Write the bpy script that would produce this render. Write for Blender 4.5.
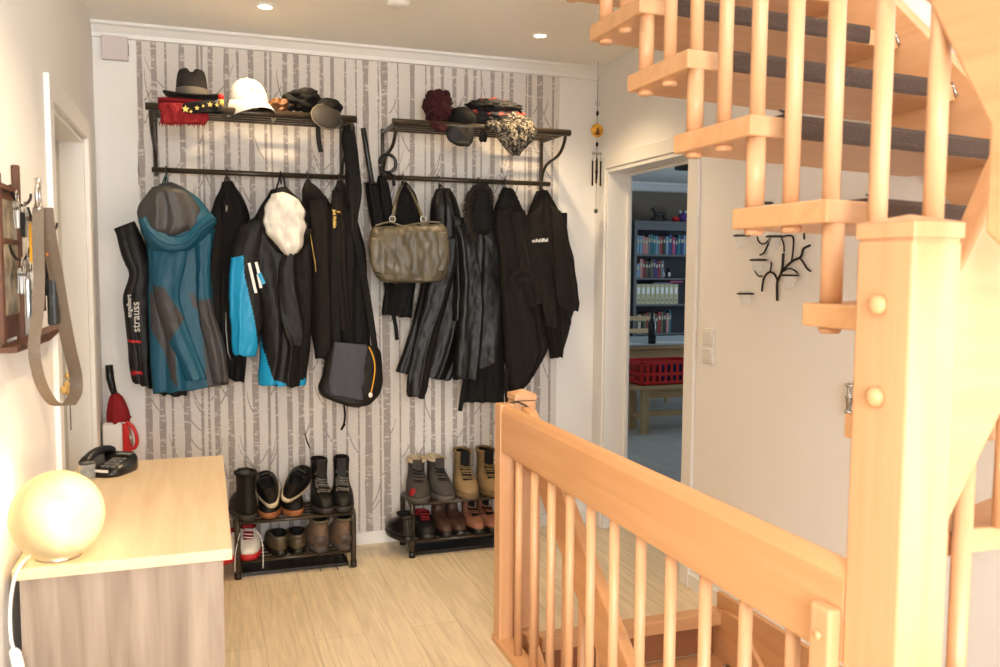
import bpy, math, random
from mathutils import Vector, Matrix, noise
R_ = math.radians
PI = math.pi
scene = bpy.context.scene
C = scene.collection
for _o in list(bpy.data.objects):
    bpy.data.objects.remove(_o)

# ---------------------------------------------------------------- camera
F_PX = 848.0
CAM_H = 1.44
CR = Vector((0.94482994, -0.32749946, 0.0063639))      # camera right, in world
CD = Vector((-0.01870378, -0.0733361, -0.99713188))    # camera down
CF = Vector((0.32702685, 0.94200102, -0.07541562))     # camera forward
cam_d = bpy.data.cameras.new('camera'); cam = bpy.data.objects.new('camera', cam_d); C.objects.link(cam)
cam_d.sensor_width = 36; cam_d.lens = F_PX * 36 / 1000.0
cam_d.clip_start = 0.05
cam.matrix_world = Matrix(((CR.x, -CD.x, -CF.x, 0), (CR.y, -CD.y, -CF.y, 0), (CR.z, -CD.z, -CF.z, CAM_H), (0, 0, 0, 1)))
cam_d.dof.use_dof = True
cam_d.dof.focus_distance = 3.9
cam_d.dof.aperture_fstop = 4.5
scene.camera = cam

# ---------------------------------------------------------------- world, exposure
w = bpy.data.worlds.new('world'); scene.world = w; w.use_nodes = True
w.node_tree.nodes['Background'].inputs[0].default_value = (0.62, 0.75, 1.0, 1)
w.node_tree.nodes['Background'].inputs[1].default_value = 0.5
vs = scene.view_settings
vs.view_transform = 'Standard'; vs.look = 'None'; vs.gamma = 1.0; vs.use_curve_mapping = False
vs.exposure = 0.55

def area(name, loc, aim, sx, sy, power, color):
    d = bpy.data.lights.new(name, 'AREA'); d.shape = 'RECTANGLE'; d.size = sx; d.size_y = sy
    d.energy = power; d.color = color
    o = bpy.data.objects.new(name, d); C.objects.link(o); o.location = loc
    o.rotation_euler = (Vector(aim) - Vector(loc)).to_track_quat('-Z', 'Y').to_euler()
    return o
def spot(name, loc, power, color, ang=100, blend=.5, rad=.03):
    d = bpy.data.lights.new(name, 'SPOT'); d.energy = power; d.color = color
    d.spot_size = R_(ang); d.spot_blend = blend; d.shadow_soft_size = rad
    o = bpy.data.objects.new(name, d); C.objects.link(o); o.location = loc
    return o
WARM = (1.0, .75, .44)
COOL = (.80, .90, 1.0)
area('window_light_right', (2.0, -.75, 1.25), (1.05, 1.15, 1.25), 1.0, 1.3, 38, (.70, .86, 1.0))
area('fill_light_hall_end', (-.05, -2.0, 1.6), (1.7, 3.0, 1.1), .9, 1.8, 100, (.93, .97, 1.0))  # added fill to brighten the right wall and railing; no window stands here
area('window_light_upstairs', (1.3, 1.7, 4.9), (2.0, 2.7, 1.0), .5, 1.8, 50, (.94, .97, 1.0))
area('window_light_study', (7.0, 6.4, 1.5), (3.0, 6.6, 1.0), 2.4, 1.5, 42, (.60, .80, 1.0))
for (x, y, p) in [(.26, 3.83, 30), (1.52, 3.83, 34), (.26, 2.3, 42), (.26, .8, 6), (.3, -.8, 8)]:
    spot('downlight_beam', (x, y, 2.535), p, WARM, 125, .7, .04)

# ---------------------------------------------------------------- pixel ray -> world point on a plane
def ray(px, py):
    return CR * (px - 500.0) + CD * (py - 333.5) + CF * F_PX
def at(px, py, Y):
    r = ray(px, py); t = Y / r.y
    return Vector((r.x * t, Y, CAM_H + r.z * t))
def atX(px, py, X):
    r = ray(px, py); t = X / r.x
    return Vector((X, r.y * t, CAM_H + r.z * t))
def atZ(px, py, Z):
    r = ray(px, py); t = (Z - CAM_H) / r.z
    return Vector((r.x * t, r.y * t, Z))

# ---------------------------------------------------------------- mesh builder
class MB:
    def __init__(s): s.v = []; s.f = []; s.m = []; s.sm = []
    def add(s, vs_, fs, mi=0, smooth=False):
        b = len(s.v); s.v += [Vector(p) for p in vs_]
        for k, f in enumerate(fs):
            s.f.append([i + b for i in f]); s.m.append(mi[k] if isinstance(mi, list) else mi); s.sm.append(smooth)
        return s
    def box(s, x0, x1, y0, y1, z0, z1, mi=0):
        p = [(x0,y0,z0),(x1,y0,z0),(x1,y1,z0),(x0,y1,z0),(x0,y0,z1),(x1,y0,z1),(x1,y1,z1),(x0,y1,z1)]
        return s.add(p, [(0,3,2,1),(4,5,6,7),(0,1,5,4),(1,2,6,5),(2,3,7,6),(3,0,4,7)], mi)
    def rbox(s, c, size, rot=None, mi=0):
        c = Vector(c); hx, hy, hz = size[0]/2, size[1]/2, size[2]/2
        p = [(-hx,-hy,-hz),(hx,-hy,-hz),(hx,hy,-hz),(-hx,hy,-hz),(-hx,-hy,hz),(hx,-hy,hz),(hx,hy,hz),(-hx,hy,hz)]
        p = [Vector(q) for q in p]
        if rot is not None: p = [rot @ q for q in p]
        return s.add([c + q for q in p], [(0,3,2,1),(4,5,6,7),(0,1,5,4),(1,2,6,5),(2,3,7,6),(3,0,4,7)], mi)
    def prism(s, poly, axis, a0, a1, mi=0):
        # poly: list of 2D points; axis 'x' -> (y,z), 'y' -> (x,z), 'z' -> (x,y)
        def mk(p, a):
            return {'x': (a, p[0], p[1]), 'y': (p[0], a, p[1]), 'z': (p[0], p[1], a)}[axis]
        n = len(poly)
        vs_ = [mk(p, a0) for p in poly] + [mk(p, a1) for p in poly]
        fs = [list(range(n))[::-1], list(range(n, 2*n))] + [(i, (i+1) % n, (i+1) % n + n, i + n) for i in range(n)]
        return s.add(vs_, fs, mi)
    def tube(s, pts, r, n=10, mi=0, smooth=True, closed=False, flat=1.0, caps=True):
        pts = [Vector(p) for p in pts]; m = len(pts)
        rs = r if isinstance(r, (list, tuple)) else [r]*m
        up = Vector((0, 0, 1)); prev = None; vs_ = []
        for i in range(m):
            if closed: t = (pts[(i+1) % m] - pts[i-1])
            else: t = pts[min(i+1, m-1)] - pts[max(i-1, 0)]
            t.normalize()
            if prev is None:
                a = up if abs(t.z) < .9 else Vector((0, 1, 0))
                u = t.cross(a).normalized()
            else:
                u = (prev - t * prev.dot(t))
                if u.length < 1e-6: u = t.cross(up)
                u.normalize()
            prev = u; v = t.cross(u)
            for k in range(n):
                a = 2*PI*k/n
                vs_.append(pts[i] + u*math.cos(a)*rs[i] + v*math.sin(a)*rs[i]*flat)
        fs = []
        mm = m if closed else m-1
        for i in range(mm):
            j = (i+1) % m
            for k in range(n):
                k2 = (k+1) % n
                fs.append((i*n+k, i*n+k2, j*n+k2, j*n+k))
        s.add(vs_, fs, mi, smooth)
        if not closed and caps:
            b = len(s.v) - len(vs_)
            s.f.append([b+k for k in range(n)][::-1]); s.m.append(mi); s.sm.append(False)
            s.f.append([b+(m-1)*n+k for k in range(n)]); s.m.append(mi); s.sm.append(False)
        return s
    def cyl(s, p0, p1, r0, r1=None, n=16, mi=0):
        return s.tube([p0, p1], [r0, r1 if r1 is not None else r0], n, mi)
    def lathe(s, prof, c, n=24, mi=0, rot=None, sx=1, sy=1):
        c = Vector(c); vs_ = []; m = len(prof)
        for (r, z) in prof:
            for k in range(n):
                a = 2*PI*k/n; q = Vector((r*math.cos(a)*sx, r*math.sin(a)*sy, z))
                if rot is not None: q = rot @ q
                vs_.append(c + q)
        fs = [(i*n+k, i*n+(k+1) % n, (i+1)*n+(k+1) % n, (i+1)*n+k) for i in range(m-1) for k in range(n)]
        s.add(vs_, fs, mi, True)
        b = len(s.v) - len(vs_)
        if prof[0][0] > 1e-5: s.f.append([b+k for k in range(n)][::-1]); s.m.append(mi); s.sm.append(False)
        if prof[-1][0] > 1e-5: s.f.append([b+(m-1)*n+k for k in range(n)]); s.m.append(mi); s.sm.append(False)
        return s
    def rings(s, rings, mi=0, cap0=True, cap1=True, smooth=True):
        n = len(rings[0]); vs_ = [p for r in rings for p in r]
        fs = [(i*n+k, i*n+(k+1) % n, (i+1)*n+(k+1) % n, (i+1)*n+k) for i in range(len(rings)-1) for k in range(n)]
        s.add(vs_, fs, mi, smooth)
        b = len(s.v) - len(vs_)
        if cap0: s.f.append([b+k for k in range(n)][::-1]); s.m.append(mi); s.sm.append(smooth)
        if cap1: s.f.append([b+(len(rings)-1)*n+k for k in range(n)]); s.m.append(mi); s.sm.append(smooth)
        return s
    def ell(s, c, r, n=20, m=12, mi=0, amp=0, fr=8, seed=0, zmin=-1.0):
        c = Vector(c); vs_ = []
        for i in range(m+1):
            th = PI*i/m; zz = -math.cos(th)
            zz = max(zz, zmin)
            for k in range(n):
                a = 2*PI*k/n; q = Vector((math.sin(th)*math.cos(a), math.sin(th)*math.sin(a), zz))
                d = 1 + (amp*noise.noise(q*fr*.35 + Vector((seed*7.1, seed, 0))) if amp else 0)
                vs_.append(c + Vector((q.x*r[0]*d, q.y*r[1]*d, q.z*r[2]*d)))
        fs = [(i*n+k, i*n+(k+1) % n, (i+1)*n+(k+1) % n, (i+1)*n+k) for i in range(m) for k in range(n)]
        return s.add(vs_, fs, mi, True)

WORLD = {}
def wpos(o):
    p = Vector(o.location)
    while o.parent: o = o.parent; p = p + Vector(o.location)
    return p
def part(name, mb, mats, parent=None, bevel=0, label=None, seg=2):
    off = wpos(parent) if parent else Vector((0, 0, 0))
    me = bpy.data.meshes.new(name)
    me.from_pydata([tuple(v - off) for v in mb.v], [], mb.f)
    for m_ in (mats if isinstance(mats, (list, tuple)) else [mats]): me.materials.append(m_)
    me.polygons.foreach_set('material_index', mb.m)
    me.polygons.foreach_set('use_smooth', mb.sm)
    me.update()
    import bmesh
    b = bmesh.new(); b.from_mesh(me); bmesh.ops.recalc_face_normals(b, faces=b.faces); b.to_mesh(me); b.free()
    o = bpy.data.objects.new(name, me); C.objects.link(o)
    if parent: o.parent = parent
    if bevel:
        md = o.modifiers.new('bevel', 'BEVEL'); md.width = bevel; md.segments = seg; md.limit_method = 'ANGLE'; md.angle_limit = R_(40)
    if label: o['label'] = label
    return o
def thing(name, label, cat, loc=(0, 0, 0), group=None):
    o = bpy.data.objects.new(name, None); C.objects.link(o); o.location = loc; o.empty_display_size = .05
    o['label'] = label; o['category'] = cat
    if group: o['group'] = group
    return o
def tag(o, label, cat, group=None, kind=None):
    o['label'] = label; o['category'] = cat
    if group: o['group'] = group
    if kind: o['kind'] = kind
    return o
def struct(name, mb, mats, bevel=0, parent=None):
    o = part(name, mb, mats, parent, bevel)
    if not parent: o['kind'] = 'structure'
    return o
def copy_tree(o, parent=None):
    c = o.copy(); C.objects.link(c)
    if parent: c.parent = parent
    for ch in [x for x in bpy.data.objects if x.parent == o]: copy_tree(ch, c)
    return c

# ---------------------------------------------------------------- materials
def newmat(name):
    m = bpy.data.materials.new(name); m.use_nodes = True
    nt = m.node_tree; b = nt.nodes['Principled BSDF']
    return m, nt, b
def lin(c):
    return tuple(((x/255)/12.92 if x/255 <= .04045 else ((x/255+.055)/1.055)**2.4) for x in c) + (1,)
def mat(name, rgb, rough=.6, metal=0, bump=0, bscale=60, var=0, vscale=20, sheen=0, spec=None, stretch=None, coat=0):
    m, nt, b = newmat(name)
    b.inputs['Base Color'].default_value = lin(rgb); b.inputs['Roughness'].default_value = rough; b.inputs['Metallic'].default_value = metal
    if sheen: b.inputs['Sheen Weight'].default_value = sheen
    if coat: b.inputs['Coat Weight'].default_value = coat
    if spec is not None: b.inputs['Specular IOR Level'].default_value = spec
    tc = nt.nodes.new('ShaderNodeTexCoord'); mp = nt.nodes.new('ShaderNodeMapping')
    nt.links.new(tc.outputs['Object'], mp.inputs[0])
    if stretch: mp.inputs['Scale'].default_value = stretch
    if bump:
        n = nt.nodes.new('ShaderNodeTexNoise'); n.inputs['Scale'].default_value = bscale; n.inputs['Detail'].default_value = 4
        bp = nt.nodes.new('ShaderNodeBump'); bp.inputs['Strength'].default_value = bump; bp.inputs['Distance'].default_value = .01
        nt.links.new(mp.outputs[0], n.inputs[0]); nt.links.new(n.outputs[0], bp.inputs['Height']); nt.links.new(bp.outputs[0], b.inputs['Normal'])
    if var:
        n = nt.nodes.new('ShaderNodeTexNoise'); n.inputs['Scale'].default_value = vscale; n.inputs['Detail'].default_value = 5
        r = nt.nodes.new('ShaderNodeValToRGB'); a = lin([max(0, x*(1-var)) for x in rgb]); c = lin([min(255, x*(1+var)) for x in rgb])
        r.color_ramp.elements[0].position = .3; r.color_ramp.elements[1].position = .7
        r.color_ramp.elements[0].color = a; r.color_ramp.elements[1].color = c
        nt.links.new(mp.outputs[0], n.inputs[0]); nt.links.new(n.outputs[0], r.inputs[0]); nt.links.new(r.outputs[0], b.inputs['Base Color'])
    return m
def wood(name, dark, light, axis='y', scale=1.0, rough=.38, grain=.5):
    m, nt, b = newmat(name)
    tc = nt.nodes.new('ShaderNodeTexCoord'); mp = nt.nodes.new('ShaderNodeMapping')
    s = [14*scale, 14*scale, 14*scale]; s['xyz'.index(axis)] = .9*scale
    mp.inputs['Scale'].default_value = s
    n = nt.nodes.new('ShaderNodeTexNoise'); n.inputs['Scale'].default_value = 1.6; n.inputs['Detail'].default_value = 7; n.inputs['Distortion'].default_value = .6
    r = nt.nodes.new('ShaderNodeValToRGB'); r.color_ramp.elements[0].position = .5-grain*.5; r.color_ramp.elements[1].position = .5+grain*.5
    r.color_ramp.elements[0].color = lin(dark); r.color_ramp.elements[1].color = lin(light)
    L = nt.links.new
    L(tc.outputs['Object'], mp.inputs[0]); L(mp.outputs[0], n.inputs[0]); L(n.outputs[0], r.inputs[0]); L(r.outputs[0], b.inputs['Base Color'])
    b.inputs['Roughness'].default_value = rough
    bp = nt.nodes.new('ShaderNodeBump'); bp.inputs['Strength'].default_value = .06; L(n.outputs[0], bp.inputs['Height']); L(bp.outputs[0], b.inputs['Normal'])
    return m
def planks(name, cols, w=.19, l=1.3, rough=.35):
    m, nt, b = newmat(name); L = nt.links.new
    tc = nt.nodes.new('ShaderNodeTexCoord'); mp = nt.nodes.new('ShaderNodeMapping'); mp.inputs['Rotation'].default_value = (0, 0, PI/2)
    L(tc.outputs['Object'], mp.inputs[0])
    br = nt.nodes.new('ShaderNodeTexBrick'); br.inputs['Scale'].default_value = 1; br.inputs['Brick Width'].default_value = l; br.inputs['Row Height'].default_value = w
    br.inputs['Mortar Size'].default_value = .0016; br.inputs['Color1'].default_value = lin(cols[0]); br.inputs['Color2'].default_value = lin(cols[1]); br.inputs['Mortar'].default_value = lin(cols[2])
    br.inputs['Mortar Smooth'].default_value = .3
    L(mp.outputs[0], br.inputs[0])
    m2 = nt.nodes.new('ShaderNodeMapping'); m2.inputs['Scale'].default_value = (22, 1.3, 22); L(tc.outputs['Object'], m2.inputs[0])
    n = nt.nodes.new('ShaderNodeTexNoise'); n.inputs['Scale'].default_value = 2; n.inputs['Detail'].default_value = 8; n.inputs['Distortion'].default_value = 1.2; L(m2.outputs[0], n.inputs[0])
    r = nt.nodes.new('ShaderNodeValToRGB'); r.color_ramp.elements[0].color = (.84, .81, .76, 1); r.color_ramp.elements[1].color = (1.08, 1.06, 1.02, 1)
    r.color_ramp.elements[0].position = .32; r.color_ramp.elements[1].position = .66
    L(n.outputs[0], r.inputs[0])
    mx = nt.nodes.new('ShaderNodeMix'); mx.data_type = 'RGBA'; mx.blend_type = 'MULTIPLY'; mx.inputs[0].default_value = 1
    L(br.outputs[0], mx.inputs[6]); L(r.outputs[0], mx.inputs[7]); L(mx.outputs[2], b.inputs['Base Color'])
    b.inputs['Roughness'].default_value = rough
    return m
def emis(name, rgb, strength):
    m, nt, b = newmat(name)
    b.inputs['Base Color'].default_value = lin(rgb); b.inputs['Emission Color'].default_value = lin(rgb); b.inputs['Emission Strength'].default_value = strength
    return m
def glassy(name, rgb=(235, 240, 240), alpha=.25):
    m, nt, b = newmat(name)
    b.inputs['Base Color'].default_value = lin(rgb); b.inputs['Roughness'].default_value = .05; b.inputs['Specular IOR Level'].default_value = .8
    tr = nt.nodes.new('ShaderNodeBsdfTransparent'); mx = nt.nodes.new('ShaderNodeMixShader'); mx.inputs[0].default_value = .14
    nt.links.new(tr.outputs[0], mx.inputs[1]); nt.links.new(b.outputs[0], mx.inputs[2]); nt.links.new(mx.outputs[0], nt.nodes['Material Output'].inputs[0])
    return m

M = {}
M['wall'] = mat('wall_paint', (243, 239, 233), .85, bump=.05, bscale=180)
M['ceil'] = mat('ceiling_paint', (248, 244, 236), .9)
M['trim'] = mat('white_lacquer', (240, 236, 230), .4)
M['paper'] = mat('wallpaper_ground', (222, 214, 205), .8, var=.02, vscale=60)
M['birch'] = None
M['beech_y'] = wood('beech_along_y', (206, 150, 102), (222, 170, 122), 'y')
M['beech_x'] = wood('beech_along_x', (204, 150, 104), (220, 170, 122), 'x')
M['beech_z'] = wood('beech_along_z', (206, 152, 108), (222, 172, 128), 'z')
M['oak_top'] = wood('light_oak_top', (216, 186, 148), (232, 210, 178), 'y', 1.0, .4, .5)
M['oak_grey'] = wood('grey_oak_side', (132, 112, 96), (176, 156, 138), 'z', 1.0, .5, .4)
M['floor'] = planks('oak_laminate', [(232, 214, 184), (226, 206, 174), (198, 174, 140)])
M['floor2'] = planks('grey_laminate', [(190, 188, 184), (180, 180, 178), (130, 130, 130)])
M['taupe'] = mat('taupe_paint', (128, 112, 96), .85)
M['rack'] = mat('dark_bronze_metal', (66, 56, 44), .32, metal=.4)
M['black'] = mat('black_fabric', (13, 11, 9), .8, bump=.15, bscale=90, spec=.3)
M['black2'] = mat('black_shell', (19, 16, 14), .55, bump=.12, bscale=60, spec=.35)
M['brownblack'] = mat('brown_black_wool', (26, 20, 15), .85, bump=.25, bscale=160, spec=.3)
M['leather'] = mat('black_leather', (17, 15, 14), .45, bump=.2, bscale=35, spec=.35)
M['teal'] = mat('teal_shell', (6, 78, 102), .55, bump=.1, bscale=50)
M['grey'] = mat('charcoal_shell', (58, 54, 54), .55, bump=.1, bscale=50)
M['lining'] = mat('grey_lining', (66, 62, 60), .5, bump=.15, bscale=30)
M['cyan'] = mat('bright_blue_shell', (16, 150, 200), .5, bump=.1, bscale=50)
M['white_lining'] = mat('white_lining', (232, 226, 214), .6, bump=.1, bscale=30)
M['white'] = mat('white_plastic', (236, 232, 226), .45)
M['white_cloth'] = mat('white_cotton', (212, 206, 198), .85, bump=.1, bscale=200)
M['red'] = mat('red_plastic', (206, 30, 26), .4)
M['red_cloth'] = mat('red_fabric', (140, 12, 20), .8, bump=.4, bscale=120)
M['burg'] = mat('burgundy_knit', (56, 8, 14), .95, bump=.8, bscale=110)
M['olive_leather'] = mat('olive_grey_leather', (88, 80, 62), .42, bump=.25, bscale=30, var=.12, vscale=14)
M['felt'] = mat('dark_grey_felt', (38, 33, 29), .9, bump=.2, bscale=200)
M['felt_band'] = mat('grey_hat_band', (106, 98, 86), .8)
M['gold'] = mat('gold_thread', (214, 176, 90), .4, metal=.4)
M['yellow'] = mat('yellow_zip', (226, 164, 30), .5)
M['slate'] = mat('slate_bag_fabric', (66, 68, 76), .8, bump=.2, bscale=180)
M['metal'] = mat('brushed_steel', (190, 188, 184), .3, metal=1)
M['black_plastic'] = mat('black_plastic', (18, 17, 17), .3)
M['iron'] = mat('dark_iron_wire', (30, 20, 18), .5, metal=.3)
M['rustwood'] = wood('dark_brown_wood', (62, 34, 20), (104, 62, 36), 'z', 1.5, .6)
M['strap'] = mat('taupe_webbing', (116, 102, 88), .85, bump=.3, bscale=250)
M['orange'] = mat('orange_patch', (232, 138, 40), .6)
M['mat'] = mat('dark_brown_carpet', (86, 66, 54), .95, bump=.8, bscale=300, var=.2, vscale=300)
M['glass'] = glassy('clear_glass')
M['shelfgrey'] = mat('blue_grey_paint', (98, 98, 98), .6)
M['print'] = mat('white_print', (205, 198, 186), .6)
M['skin_tan'] = mat('tan_suede', (150, 116, 84), .85, bump=.3, bscale=120)
# ================================================================= SETTING
XL, XR, YB, ZC = -.467, 2.07, 4.35, 2.55
YF = -2.1
WELL_X, WELL_Y = 1.10, 3.04
WELL_N = -.9
m_ = MB(); m_.box(XL-.15, WELL_X, YF, WELL_Y, -.22, 0); m_.box(XL-.15, XR, WELL_Y, YB, -.22, 0); m_.box(WELL_X, XR, YF, WELL_N, -.22, 0)
m_.box(XR, XR+.14, 3.35, 4.20, -.22, 0)
struct('floor', m_, M['floor'])
struct('floor_study', MB().box(XR+.14, 7.4, 1.5, 9.7, -.22, 0), M['floor2'])
m_ = MB(); m_.box(XL-.15, 1.04, YF, YB, ZC, ZC+.27); m_.box(1.04, XR, 2.9, YB, ZC, ZC+.27)
struct('ceiling', m_, M['ceil'])
struct('ceiling_study', MB().box(XR+.14, 7.4, 1.5, 9.7, ZC, ZC+.2), M['wall'])
struct('wall_back', MB().box(XL-.15, XR+.14, YB, YB+.14, -.2, ZC+.27), M['wall'])
# left wall with a door opening
DL0, DL1, DLZ = 3.09, 3.94, 1.97
m_ = MB(); m_.box(XL-.15, XL, YF, DL0, -.2, ZC+.27); m_.box(XL-.15, XL, DL1, YB, -.2, ZC+.27); m_.box(XL-.15, XL, DL0, DL1, DLZ, ZC+.27)
struct('wall_left', m_, M['wall'])
# right wall with a door opening, running up to the upper floor
DR0, DR1, DRZ = 3.35, 4.20, 1.985
m_ = MB(); m_.box(XR, XR+.14, YF, DR0, -2.9, 5.2); m_.box(XR, XR+.14, DR1, YB, -2.9, 5.2); m_.box(XR, XR+.14, DR0, DR1, DRZ, 5.2); m_.box(XR, XR+.14, DR0, DR1, -2.9, -.22)
m_.box(XR, XR+.14, YB+.14, 9.7, 0, ZC)
struct('wall_right', m_, M['wall'])
struct('wall_near', MB().box(XL-.15, XR+.14, YF-.14, YF, -.2, 5.2), M['wall'])
m_ = MB(); m_.box(1.0, 1.04, YF, 2.9, ZC+.27, 5.2); m_.box(1.0, XR, 2.9, 2.94, ZC+.27, 5.2)
struct('wall_upstairs', m_, M['wall'])
struct('ceiling_upstairs', MB().box(1.0, XR+.14, YF-.1, 2.94, 5.2, 5.3), M['ceil'])
m_ = MB(); m_.box(WELL_X-.05, WELL_X, WELL_N, WELL_Y, -2.9, -.22); m_.box(WELL_X, XR, WELL_Y+.0, WELL_Y+.05, -2.9, -.22); m_.box(WELL_X, XR, WELL_N-.05, WELL_N, -2.9, -.22)
struct('wall_cellar', m_, M['wall'])
struct('floor_cellar', MB().box(WELL_X-.05, XR, WELL_N, WELL_Y, -3.0, -2.9), M['floor'])
# study walls
struct('wall_study_back', MB().box(XR, 7.4, 9.7, 9.8, 0, ZC), M['taupe'])
m_ = MB(); m_.box(7.4, 7.5, 1.4, 9.8, 0, ZC); m_.box(XR+.14, 7.5, 1.4, 1.5, 0, ZC)
struct('wall_study_right', m_, M['wall'])
def cornice(poly, a0, a1, axis): return MB().prism(poly, axis, a0, a1)
# crown moulding back, right, study
struct('trim_1', cornice([(YB, ZC-.065), (YB-.018, ZC-.062), (YB-.022, ZC-.045), (YB-.045, ZC-.018), (YB-.06, ZC-.012), (YB-.06, ZC), (YB, ZC)], XL, XR, 'x'), M['trim'])
struct('trim_2', cornice([(9.7, ZC-.11), (9.66, ZC-.1), (9.62, ZC-.04), (9.6, ZC-.02), (9.6, ZC), (9.7, ZC)], XR+.14, 7.4, 'x'), M['trim'])
# baseboards
struct('baseboard_back', MB().prism([(YB, 0), (YB-.016, 0), (YB-.016, .055), (YB-.008, .062), (YB, .062)], 'x', XL, XR), M['trim'])
struct('baseboard_left', MB().box(XL, XL+.015, YF, DL0-.07, 0, .062), M['trim'])
m_ = MB(); m_.box(XR-.015, XR, DR1+.07, YB-.016, 0, .062); m_.box(XR-.015, XR, 3.05, DR0-.07, 0, .062)
struct('baseboard_right', m_, M['trim'])

# birch wallpaper: ground, trunks, branches
def birch_mat():
    m, nt, b = newmat('birch_trunk_print'); L = nt.links.new
    tc = nt.nodes.new('ShaderNodeTexCoord'); mp = nt.nodes.new('ShaderNodeMapping'); mp.inputs['Scale'].default_value = (22, 1, 60)
    n = nt.nodes.new('ShaderNodeTexNoise'); n.inputs['Scale'].default_value = 1.5; n.inputs['Detail'].default_value = 3
    r = nt.nodes.new('ShaderNodeValToRGB'); r.color_ramp.elements[0].position = .56; r.color_ramp.elements[1].position = .66
    r.color_ramp.elements[0].color = lin((168, 156, 147)); r.color_ramp.elements[1].color = lin((214, 204, 194))
    L(tc.outputs['Object'], mp.inputs[0]); L(mp.outputs[0], n.inputs[0]); L(n.outputs[0], r.inputs[0]); L(r.outputs[0], b.inputs['Base Color'])
    b.inputs['Roughness'].default_value = .75
    return m
M['birch'] = birch_mat()
rnd = random.Random(5)
WX0, WX1, WZ0, WZ1 = -.285, 1.845, .062, 2.487
wp = MB(); yw = YB - .0012
wp.box(WX0, WX1, yw, YB, WZ0, WZ1, 0)
x = WX0 + .02
y1 = yw - .0006
while x < WX1 - .04:
    wd = rnd.choice([.009, .011, .013, .02, .024, .028, .034])
    lean = rnd.uniform(-.012, .012); vs_ = []; NS = 46
    for i in range(NS+1):
        z = WZ0 + (WZ1-WZ0)*i/NS
        c = x + lean*i/NS + .003*noise.noise(Vector((x*9, z*2.5, 1)))
        a = wd/2*(1+.35*noise.noise(Vector((x*31, z*9, 4)))) * (1.12 - .2*i/NS)
        vs_ += [(max(WX0, c-a), y1, z), (min(WX1, c+a), y1, z)]
    wp.add(vs_, [(2*i, 2*i+1, 2*i+3, 2*i+2) for i in range(NS)], 1)
    nb = rnd.randint(7, 10) if wd > .012 else rnd.randint(3, 5)
    for b_ in range(nb):
        z = rnd.uniform(WZ0+.1, WZ1-.2); d = rnd.choice([-1, 1]); ln = rnd.uniform(.07, .16)
        ps = [(x + d*wd*.4, z)]
        ang = rnd.uniform(.6, 1.1)
        for k in range(5):
            ps.append((ps[-1][0] + d*math.cos(ang)*ln/5, ps[-1][1] + math.sin(ang)*ln/5*1.3)); ang += .13
        tk = .0046
        vs_ = []
        for k, (px_, pz_) in enumerate(ps):
            t_ = tk*(1-k/6.5); px_ = min(max(px_, WX0), WX1-.004)
            vs_ += [(px_-t_, y1-.0002, pz_), (px_+t_, y1-.0002, pz_)]
        wp.add(vs_, [(2*i, 2*i+1, 2*i+3, 2*i+2) for i in range(5)], 1)
        if rnd.random() < .5:
            p0 = ps[2]; q = [(p0[0], p0[1]), (p0[0]+d*.006, p0[1]+.022), (p0[0]+d*.005, p0[1]+.045)]
            vs_ = []
            for k, (px_, pz_) in enumerate(q):
                t_ = .002*(1-k/3.2); px_ = min(max(px_, WX0), WX1-.004); vs_ += [(px_-t_, y1-.0003, pz_), (px_+t_, y1-.0003, pz_)]
            wp.add(vs_, [(0, 1, 3, 2), (2, 3, 5, 4)], 1)
    x += wd/2 + rnd.uniform(.026, .062)
o = part('wallpaper', wp, [M['paper'], M['birch']]); o['kind'] = 'structure'; o.name = 'trim_3'

# doors: casing (architrave) + leaf
def casing_left():
    m = MB(); x0, x1 = XL, XL+.018
    m.box(x0, x1, DL0-.075, DL0, 0, DLZ+.075); m.box(x0, x1, DL1, DL1+.075, 0, DLZ+.075); m.box(x0, x1, DL0, DL1, DLZ, DLZ+.075)
    m.box(XL-.15, XL, DL0, DL0+.02, 0, DLZ); m.box(XL-.15, XL, DL1-.02, DL1, 0, DLZ); m.box(XL-.15, XL, DL0+.02, DL1-.02, DLZ-.02, DLZ)
    return m
d1 = struct('door_1', MB().box(XL-.13, XL-.09, DL0+.02, DL1-.02, .005, DLZ-.02), mat('door_leaf_paint', (188, 186, 176), .5), .002)
struct('casing', casing_left(), M['trim'], .003, d1)
m_ = MB()
m_.box(XR-.018, XR, DR0-.07, DR0, 0, DRZ+.07); m_.box(XR-.018, XR, DR1, DR1+.07, 0, DRZ+.07); m_.box(XR-.018, XR, DR0, DR1, DRZ, DRZ+.07)
m_.box(XR-.01, XR+.14, DR1-.022, DR1, 0, DRZ); m_.box(XR-.01, XR+.14, DR0, DR0+.022, 0, DRZ); m_.box(XR-.01, XR+.14, DR0+.022, DR1-.022, DRZ-.022, DRZ)
m_.box(XR+.105, XR+.125, DR1-.036, DR1-.022, 0, DRZ-.022); m_.box(XR+.105, XR+.125, DR0+.022, DR0+.036, 0, DRZ-.022); m_.box(XR+.105, XR+.125, DR0+.036, DR1-.036, DRZ-.036, DRZ-.022)
struct('door_2', m_, M['trim'], .003)
# wooden trim along the right wall beside the stairwell
struct('trim_4', MB().box(XR-.022, XR, WELL_N, WELL_Y, -.22, .07), M['beech_y'], .003)
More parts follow.
